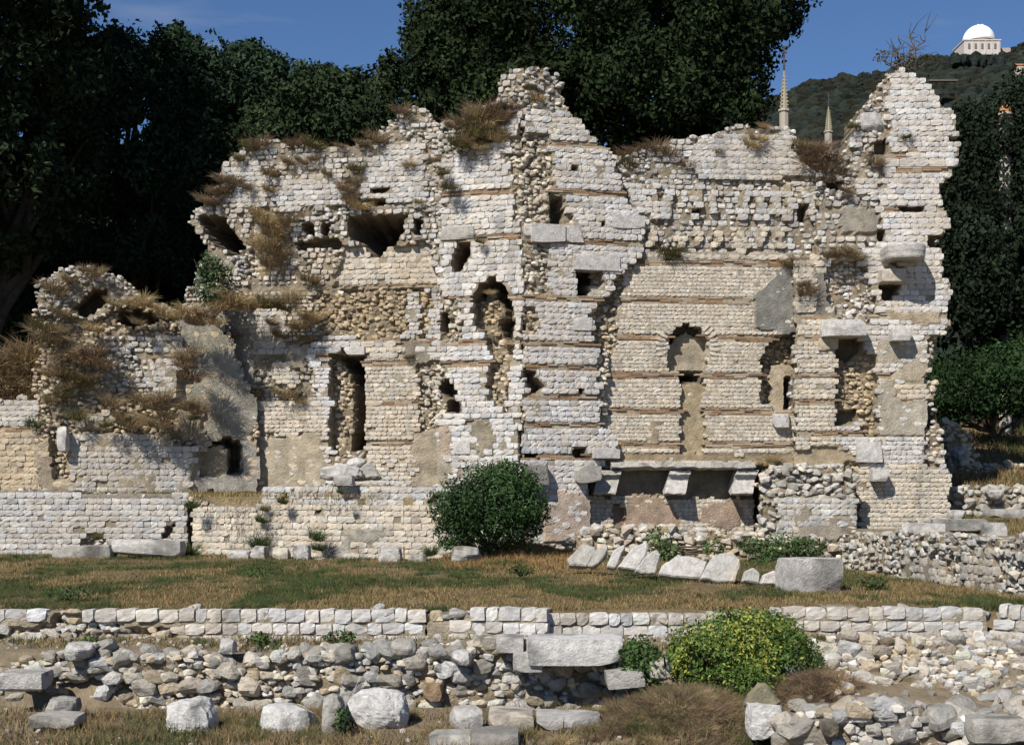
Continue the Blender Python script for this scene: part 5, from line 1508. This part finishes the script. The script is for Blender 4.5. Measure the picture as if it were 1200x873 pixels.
p, q = crown_points([(P(1066, 74, 30), (.4, .25, .22)), (P(1034, 66, 30), (.2, .2, .14))], 350, 91, .3, .3, 3)
link('foliage', leaf_mesh('foliage', p - b0, np.full(len(p), .06), leaf_cols(p, (.07, .07, .035), 9), M_LEAF, 9), tw)

# ================================================================== TREES BEHIND
DK = (.024, .036, .018)
tree('evergreen_tree', 'towering dark evergreen at the left edge of the view, its crown reaching out of frame', [(20, 60, 35, 105, 110, 3), (-60, 0, 34, 140, 120, 3.5), (30, 190, 35, 85, 80, 2.5), (75, 20, 35.5, 45, 70, 1.6), (90, 120, 35.5, 35, 60, 1.5), (-70, 190, 33.5, 120, 100, 3), (20, 255, 34.5, 60, 55, 2), (-10, -120, 34, 110, 90, 3), (-170, 60, 33, 130, 160, 3)], (-20, 36), 110000, .17, DK, 21, gap=.44, trunk_r=.45)
grp = 'evergreen trees behind the ruin'
tree('evergreen_tree', 'dark bushy evergreen with ragged pointed top right of the towering left tree', [(150, 120, 39, 60, 80, 2.5), (140, 65, 39, 22, 32, 1.2), (170, 180, 38.5, 70, 80, 2.5), (185, 80, 39, 26, 42, 1.2), (120, 190, 38.5, 45, 70, 2), (90, 280, 42, 60, 60, 2), (170, 280, 42, 60, 60, 2), (40, 340, 42, 60, 60, 2), (130, 340, 42, 60, 50, 2), (215, 300, 42, 40, 60, 2), (80, 300, 37.6, 60, 50, 1.2), (150, 300, 37.8, 50, 44, 1.2), (200, 285, 38, 36, 46, 1.2), (30, 360, 37.5, 60, 60, 1.2)], (150, 39.5), 90000, .155, (.024, .042, .022), 22, gap=.42, group=grp)
tree('evergreen_tree', 'dark evergreen with a rounded leafy top above the left wing', [(255, 130, 40, 60, 70, 2.5), (265, 80, 40, 24, 28, 1.2), (215, 70, 40, 26, 34, 1.3), (230, 200, 39, 60, 80, 2.3), (310, 115, 40, 42, 50, 2), (300, 92, 40, 36, 34, 1.6), (335, 120, 40, 30, 34, 1.6), (286, 118, 39.6, 40, 36, 1.6)], (250, 40.5), 64000, .155, (.025, .045, .024), 23, gap=.33, group=grp)
tree('evergreen_tree', 'lower dark evergreen filling the gap before the great central tree', [(375, 130, 40, 50, 52, 2.2), (400, 100, 40, 32, 26, 1.2), (340, 140, 40, 45, 50, 2), (440, 130, 41, 45, 50, 2), (420, 160, 39.5, 60, 45, 2), (320, 180, 39, 60, 60, 2), (462, 85, 41, 18, 26, 1)], (390, 40.5), 42000, .155, (.028, .044, .020), 24, gap=.42, group=grp)
tree('great_tree', 'huge spreading dark tree rising over the middle of the ruin', [(560, 70, 40, 88, 85, 3), (660, 20, 40, 110, 90, 3.5), (780, 20, 40, 110, 100, 3.5), (838, 60, 40, 66, 85, 3), (740, 110, 39, 110, 75, 3), (620, 120, 39, 100, 60, 2.6), (850, 130, 39.5, 46, 60, 2.2), (900, 15, 40, 46, 32, 1.8), (700, -70, 40, 200, 70, 4), (525, 25, 40.5, 55, 55, 2.2), (820, 150, 39, 70, 40, 2), (500, 115, 40, 40, 50, 1.8)], (720, 40.5), 150000, .165, (.021, .033, .013), 25, gap=.43, trunk_r=.6, shell=.45)
tree('evergreen_tree', 'tall dark conifer wall of foliage right of the pier, upper part', [(1150, 240, 42, 60, 110, 2.5), (1200, 210, 42, 60, 120, 2.5), (1130, 330, 41, 50, 90, 2.2), (1190, 330, 41, 70, 90, 2.5), (1125, 160, 42.5, 22, 36, 1.2), (1180, 150, 43, 40, 40, 2), (1260, 200, 42, 60, 180, 3)], (1170, 42.5), 75000, .16, (.020, .030, .017), 26, gap=.38, group=grp, ground=1.5)
tree('leafy_bush', 'bright dark-green leafy bush at the right edge beyond the pier', [(1185, 445, 38, 45, 44, 1.8), (1130, 455, 38.5, 45, 42, 1.6), (1225, 430, 38, 40, 50, 1.6), (1100, 480, 39, 24, 30, 1)], (1180, 39), 17000, .12, (.026, .052, .019), 27, gap=.33, trunk_r=.12, ground=2, gscale=1.2)
# dark far wood behind, reading as one mass
r = np.random.default_rng(31)
bl = []
for px in np.arange(-500, 500, 45):
    bl.append((P(px + r.uniform(-10, 10), 300 + r.uniform(-60, 20), 50 + r.uniform(-3, 4)), (2.6, 2.2, 3.4)))
    bl.append((P(px + r.uniform(-10, 10), 440 + r.uniform(-30, 30), 50 + r.uniform(-3, 4)), (2.6, 2.2, 3.2)))
for px in np.arange(1120, 1900, 45):
    bl.append((P(px, 330 + r.uniform(-60, 20), 52 + r.uniform(-3, 4)), (2.6, 2.2, 3.4)))
    bl.append((P(px, 450 + r.uniform(-30, 30), 52 + r.uniform(-3, 4)), (2.6, 2.2, 3.2)))
p, q = crown_points(bl, 60000, 31, .3, .4, .5)
link('wood', leaf_mesh('wood', p, np.full(len(p), .5), leaf_cols(p, (.022, .032, .018), 31), M_LEAF, 31, up=q * .8), kind='stuff')

# ================================================================== HILL, OBSERVATORY, SPIRES
ridge = [(-800, 330), (300, 260), (700, 190), (860, 130), (905, 116), (929, 108), (946, 99), (967, 96), (996, 90), (1025, 87), (1050, 80), (1072, 71), (1098, 67), (1121, 70), (1150, 70), (1179, 61), (1200, 52), (1260, 30), (1500, -20), (2200, -60)]
RX = np.array([a[0] for a in ridge]); RY = np.array([a[1] for a in ridge])
def hill_z(px, d):
    top = CH + (HOR - np.interp(px, RX, RY) - 4) * 700 / F
    return np.where(d < 700, top * np.clip((d - 240) / 460, 0, 1) ** 1.0, top - (d - 700) * .35)
gp = np.linspace(-800, 2200, 200); gd = np.concatenate([np.linspace(200, 700, 40), [760, 900, 1100]])
PX, DD = np.meshgrid(gp, gd)
V = np.stack([(PX - 600) * DD / F, DD, hill_z(PX, DD)], -1).reshape(-1, 3)
i = np.arange(len(gd) - 1)[:, None] * len(gp) + np.arange(len(gp) - 1)[None]
link('hills', mesh_from('hills', V, np.stack([i, i + 1, i + len(gp) + 1, i + len(gp)], -1).reshape(-1, 4), M_WOOD, np.array((.03, .036, .026)), smooth=True), kind='structure')
it = []
r = np.random.default_rng(41)
for k in range(5200):
    px = r.uniform(880, 1330); d = r.uniform(430, 708)
    s = r.uniform(3.2, 7.5) * (.7 if d > 660 else 1)
    if d > 640 and 1108 < px < 1182 and r.random() < .6:
        s *= .6
    z = float(hill_z(px, d))
    g = np.array((.014, .021, .017)) * r.uniform(.55, 1.6) + np.array((.012, .006, -.002)) * r.random()  # blue-leaning green: distance haze is mixed into the colour
    V_, F_ = LUMPS1[r.integers(10)]
    it.append((V_, F_, rot(0, 0, r.uniform(0, 6)) * np.array([s, s, s * r.uniform(.8, 1.7)]), np.array([(px - 600) * d / F, d, z + s * .25]), g))
for k in range(60):
    px = r.uniform(1108, 1184); d = r.uniform(655, 668); s = r.uniform(2.6, 4.2)
    z = CH + (HOR - r.uniform(68, 74)) * d / F
    V_, F_ = LUMPS1[r.integers(10)]
    it.append((V_, F_, rot(0, 0, r.uniform(0, 6)) * np.array([s, s, s * r.uniform(1, 1.9)]), np.array([(px - 600) * d / F, d, z]), np.array((.020, .029, .024)) * r.uniform(.6, 1.3)))  # same blue-leaning green, with the haze in the colour
link('hillside_wood', join_instances('hillside_wood', it, M_WOOD, np.zeros(3)), kind='stuff')
# retaining line of a road on the hill
for a, b, y0, lb in [(1088, 1122, 95, 'pale road wall crossing the wooded hill below the observatory'), (1190, 1260, 97, 'pale terrace wall on the hill at the right edge')]:
    d = 560
    o = link('road_wall', mesh_from('road_wall', *brick_shape()[:2], M_FAR, np.array((.12, .10, .08))), None, P((a + b) / 2, y0, d))
    o.scale = ((b - a) * d / F, 2, .7)
    tag(o, lb, 'wall')
for px, py, s, lb in [(1197, 84, 9, 'pale house high on the hill at the right edge'), (1228, 70, 10, 'pale house on the hill beyond the right edge')]:
    d = 600
    root = thing('house', lb, 'house', P(px, py + 6, d))
    bx = link('wall', mesh_from('wall', *BRICK, M_FAR, np.array((.45, .40, .33))), root); bx.scale = (5, 5, 4); bx.location = (0, 0, 2)
    rf = np.array([(-2.8, -2.8, 4), (2.8, -2.8, 4), (2.8, 2.8, 4), (-2.8, 2.8, 4), (-2.8, 0, 5.4), (2.8, 0, 5.4)])
    link('roof', mesh_from('roof', rf, np.array([(0, 1, 5, 4), (2, 3, 4, 5), (0, 3, 2, 1), (0, 4, 3, 3)])[:3], M_FAR, np.array((.33, .16, .10))), root)

dO = 690; u = dO / F
oc = P(1147, 69, dO)
ob = thing('observatory', 'white-domed observatory on a pale block crowning the wooded hill', 'observatory', oc)
def lathe(prof, n=40, a0=0):
    V = []; Q = []
    for rr, z in prof:
        for k in range(n):
            a = 2 * math.pi * k / n + a0
            V.append((math.cos(a) * rr, math.sin(a) * rr, z))
    for i in range(len(prof) - 1):
        for k in range(n):
            Q.append((i * n + k, i * n + (k + 1) % n, (i + 1) * n + (k + 1) % n, (i + 1) * n + k))
    return np.array(V), np.array(Q)
Rr = 18.5 * u; zb_ = 20 * u
V, Q = lathe([(Rr * math.cos(t), zb_ + Rr * 1.02 * math.sin(t)) for t in np.linspace(0, math.pi / 2 - .001, 14)])
dome = link('dome', mesh_from('dome', V, Q, M_WHITE, np.array((.84, .84, .83)), smooth=True), ob)
V, Q = lathe([(Rr * 1.03, zb_ - .5), (Rr * 1.05, zb_ - .5), (Rr * 1.05, zb_ + .35), (Rr * .99, zb_ + .35)])
link('dome_ring', mesh_from('dome_ring', V, Q, M_WHITE, np.array((.6, .6, .58))), ob)
for sx in (-1, 1):      # shutter rails
    pts = [(sx * .9, -Rr * 1.012 * math.cos(t), zb_ + Rr * 1.035 * math.sin(t)) for t in np.linspace(.05, 1.5, 12)]
    V, Q = tube(pts, [.16] * 12, 5)
    link('shutter_rail', mesh_from('shutter_rail', V, Q, M_WHITE, np.array((.7, .7, .7))), dome)
V, Q = lathe([(Rr * 1.0, 15 * u), (Rr * 1.0, zb_ - .5)])
link('drum', mesh_from('drum', V, Q, M_FAR, np.array((.42, .36, .32))), ob)
def bxm(nm, c, s, col, par):
    o = link(nm, mesh_from(nm, *BRICK, M_FAR, np.array(col)), par); o.location = c; o.scale = s; return o
hw = 21 * u
base = bxm('base', (-1, 0, 7 * u), (hw * 2, hw * 1.9, 16 * u), (.52, .48, .44), ob)
bxm('cornice', (-1, 0, 15.6 * u), (hw * 2.08, hw * 1.98, 1.4 * u), (.55, .49, .43), ob)
bxm('annex', (hw * 1.28, 0, 5 * u), (hw * .66, hw, 9 * u), (.40, .34, .30), ob)
for k in range(5):
    wx = -1 + (k - 2) * hw * .36
    o = bxm('window', (wx, -hw * .95 - .03, 8.5 * u), (1.1, .3, 2.6), (.16, .14, .13), ob)
    bxm('pilaster', (wx + hw * .18, -hw * .95 - .1, 7.2 * u), (.5, .35, 14 * u), (.56, .5, .45), ob)

# gothic spires behind the ruin
def spire(px, py_top, w_, d, label, seed, zlow=0.0, tall=1.0):
    top = P(px, py_top, d)
    z0 = zlow
    root = thing('pinnacle', label, 'spire', (top[0], d, z0))
    k = d / F
    H = top[2] - z0
    r_ = w_ * k / 2
    hs = 52 * k * tall       # spire
    V, Q = lathe([(r_ * 1.25, 0), (r_ * 1.25, H - hs * 1.8), (r_ * 1.5, H - hs * 1.78), (r_ * 1.5, H - hs * 1.66), (r_ * 1.0, H - hs * 1.62), (r_ * 1.0, H - hs), (r_ * 1.25, H - hs * .98), (r_ * 1.2, H - hs * .93)], 8)
    link('pedestal', mesh_from('pedestal', V, Q, M_FAR, np.array((.36, .32, .26))), root)
    V, Q = lathe([(r_ * .85, H - hs * .94), (r_ * .12, H - hs * .05), (r_ * .05, H)], 8)
    link('spirelet', mesh_from('spirelet', V, Q, M_FAR, np.array((.30, .27, .20))), root)
    it = []
    for j in range(9):
        t = .1 + j * .09
        for a in range(4):
            an = a * math.pi / 2 + math.pi / 4
            rr = r_ * (.85 * (1 - t) + .12 * t) + r_ * .14
            V_, F_ = LUMPS1[(j + a) % 10]
            it.append((V_, F_, np.eye(3) * r_ * .42 * (1 - t * .5), np.array([math.cos(an) * rr, math.sin(an) * rr, H - hs * .94 + hs * .9 * t]), np.array((.40, .35, .22))))
    for a in range(4):     # small corner gables
        an = a * math.pi / 2
        V_, F_ = LUMPS[a]
        it.append((V_[:0], F_[:0], np.eye(3), np.zeros(3), np.zeros(3)))
    link('crocket', join_instances('crocket', [e for e in it if len(e[0])], M_FAR, np.zeros(3)), root)
    V, Q = tube([(0, 0, H - .05), (0, 0, H + 26 * k * tall)], [.03, .02], 5)
    fn = link('finial', mesh_from('finial', V, Q, M_BARK, np.array((.08, .08, .09))), root)
    V, Q = tube([(-7 * k * .45 * tall, 0, H + 18 * k * tall), (7 * k * .45 * tall, 0, H + 18 * k * tall)], [.025, .025], 5)
    link('cross_arm', mesh_from('cross_arm', V, Q, M_BARK, np.array((.08, .08, .09))), fn)
spire(919, 80, 11, 36.5, 'tall pale gothic pinnacle with a cross beside the great tree', 1)
spire(971, 124, 9, 66, 'small grey gothic pinnacle behind the dip in the wall', 2, tall=.62)
# little orange-capped cupola among the right trees
cd = 41; k = cd / F; c = P(1178, 151, cd)
cu = thing('cupola', 'small white belvedere with an orange cap rising from the right-hand trees', 'cupola', (c[0], cd, 1.5))
h0 = c[2] - 1.5
V, Q = lathe([(7 * k, 0), (7 * k, h0 + 2 * k), (9 * k, h0 + 2 * k), (9 * k, h0 + 5 * k), (6 * k, h0 + 5 * k), (6 * k, h0 + 15 * k), (8 * k, h0 + 16 * k), (8 * k, h0 + 18 * k)], 12)
link('drum', mesh_from('drum', V, Q, M_FAR, np.array((.5, .45, .38))), cu)
V, Q = lathe([(7.2 * k * math.cos(t), h0 + 18 * k + 10 * k * math.sin(t)) for t in np.linspace(0, 1.56, 8)], 12)
link('cap', mesh_from('cap', V, Q, M_FAR, np.array((.42, .2, .09)), smooth=True), cu)
V, Q = tube([(0, 0, h0 + 27 * k), (0, 0, h0 + 40 * k)], [.03, .015], 5)
link('finial', mesh_from('finial', V, Q, M_BARK, np.array((.1, .1, .1))), cu)
for a in range(6):
    an = a * math.pi / 3 + .3
    o = link('opening', mesh_from('opening', *BRICK, M_FAR, np.array((.06, .055, .05))), cu)
    o.location = (math.cos(an) * 6 * k, math.sin(an) * 6 * k, h0 + 10 * k); o.scale = (.07, .1, 6 * k); o.rotation_euler = (0, 0, an)
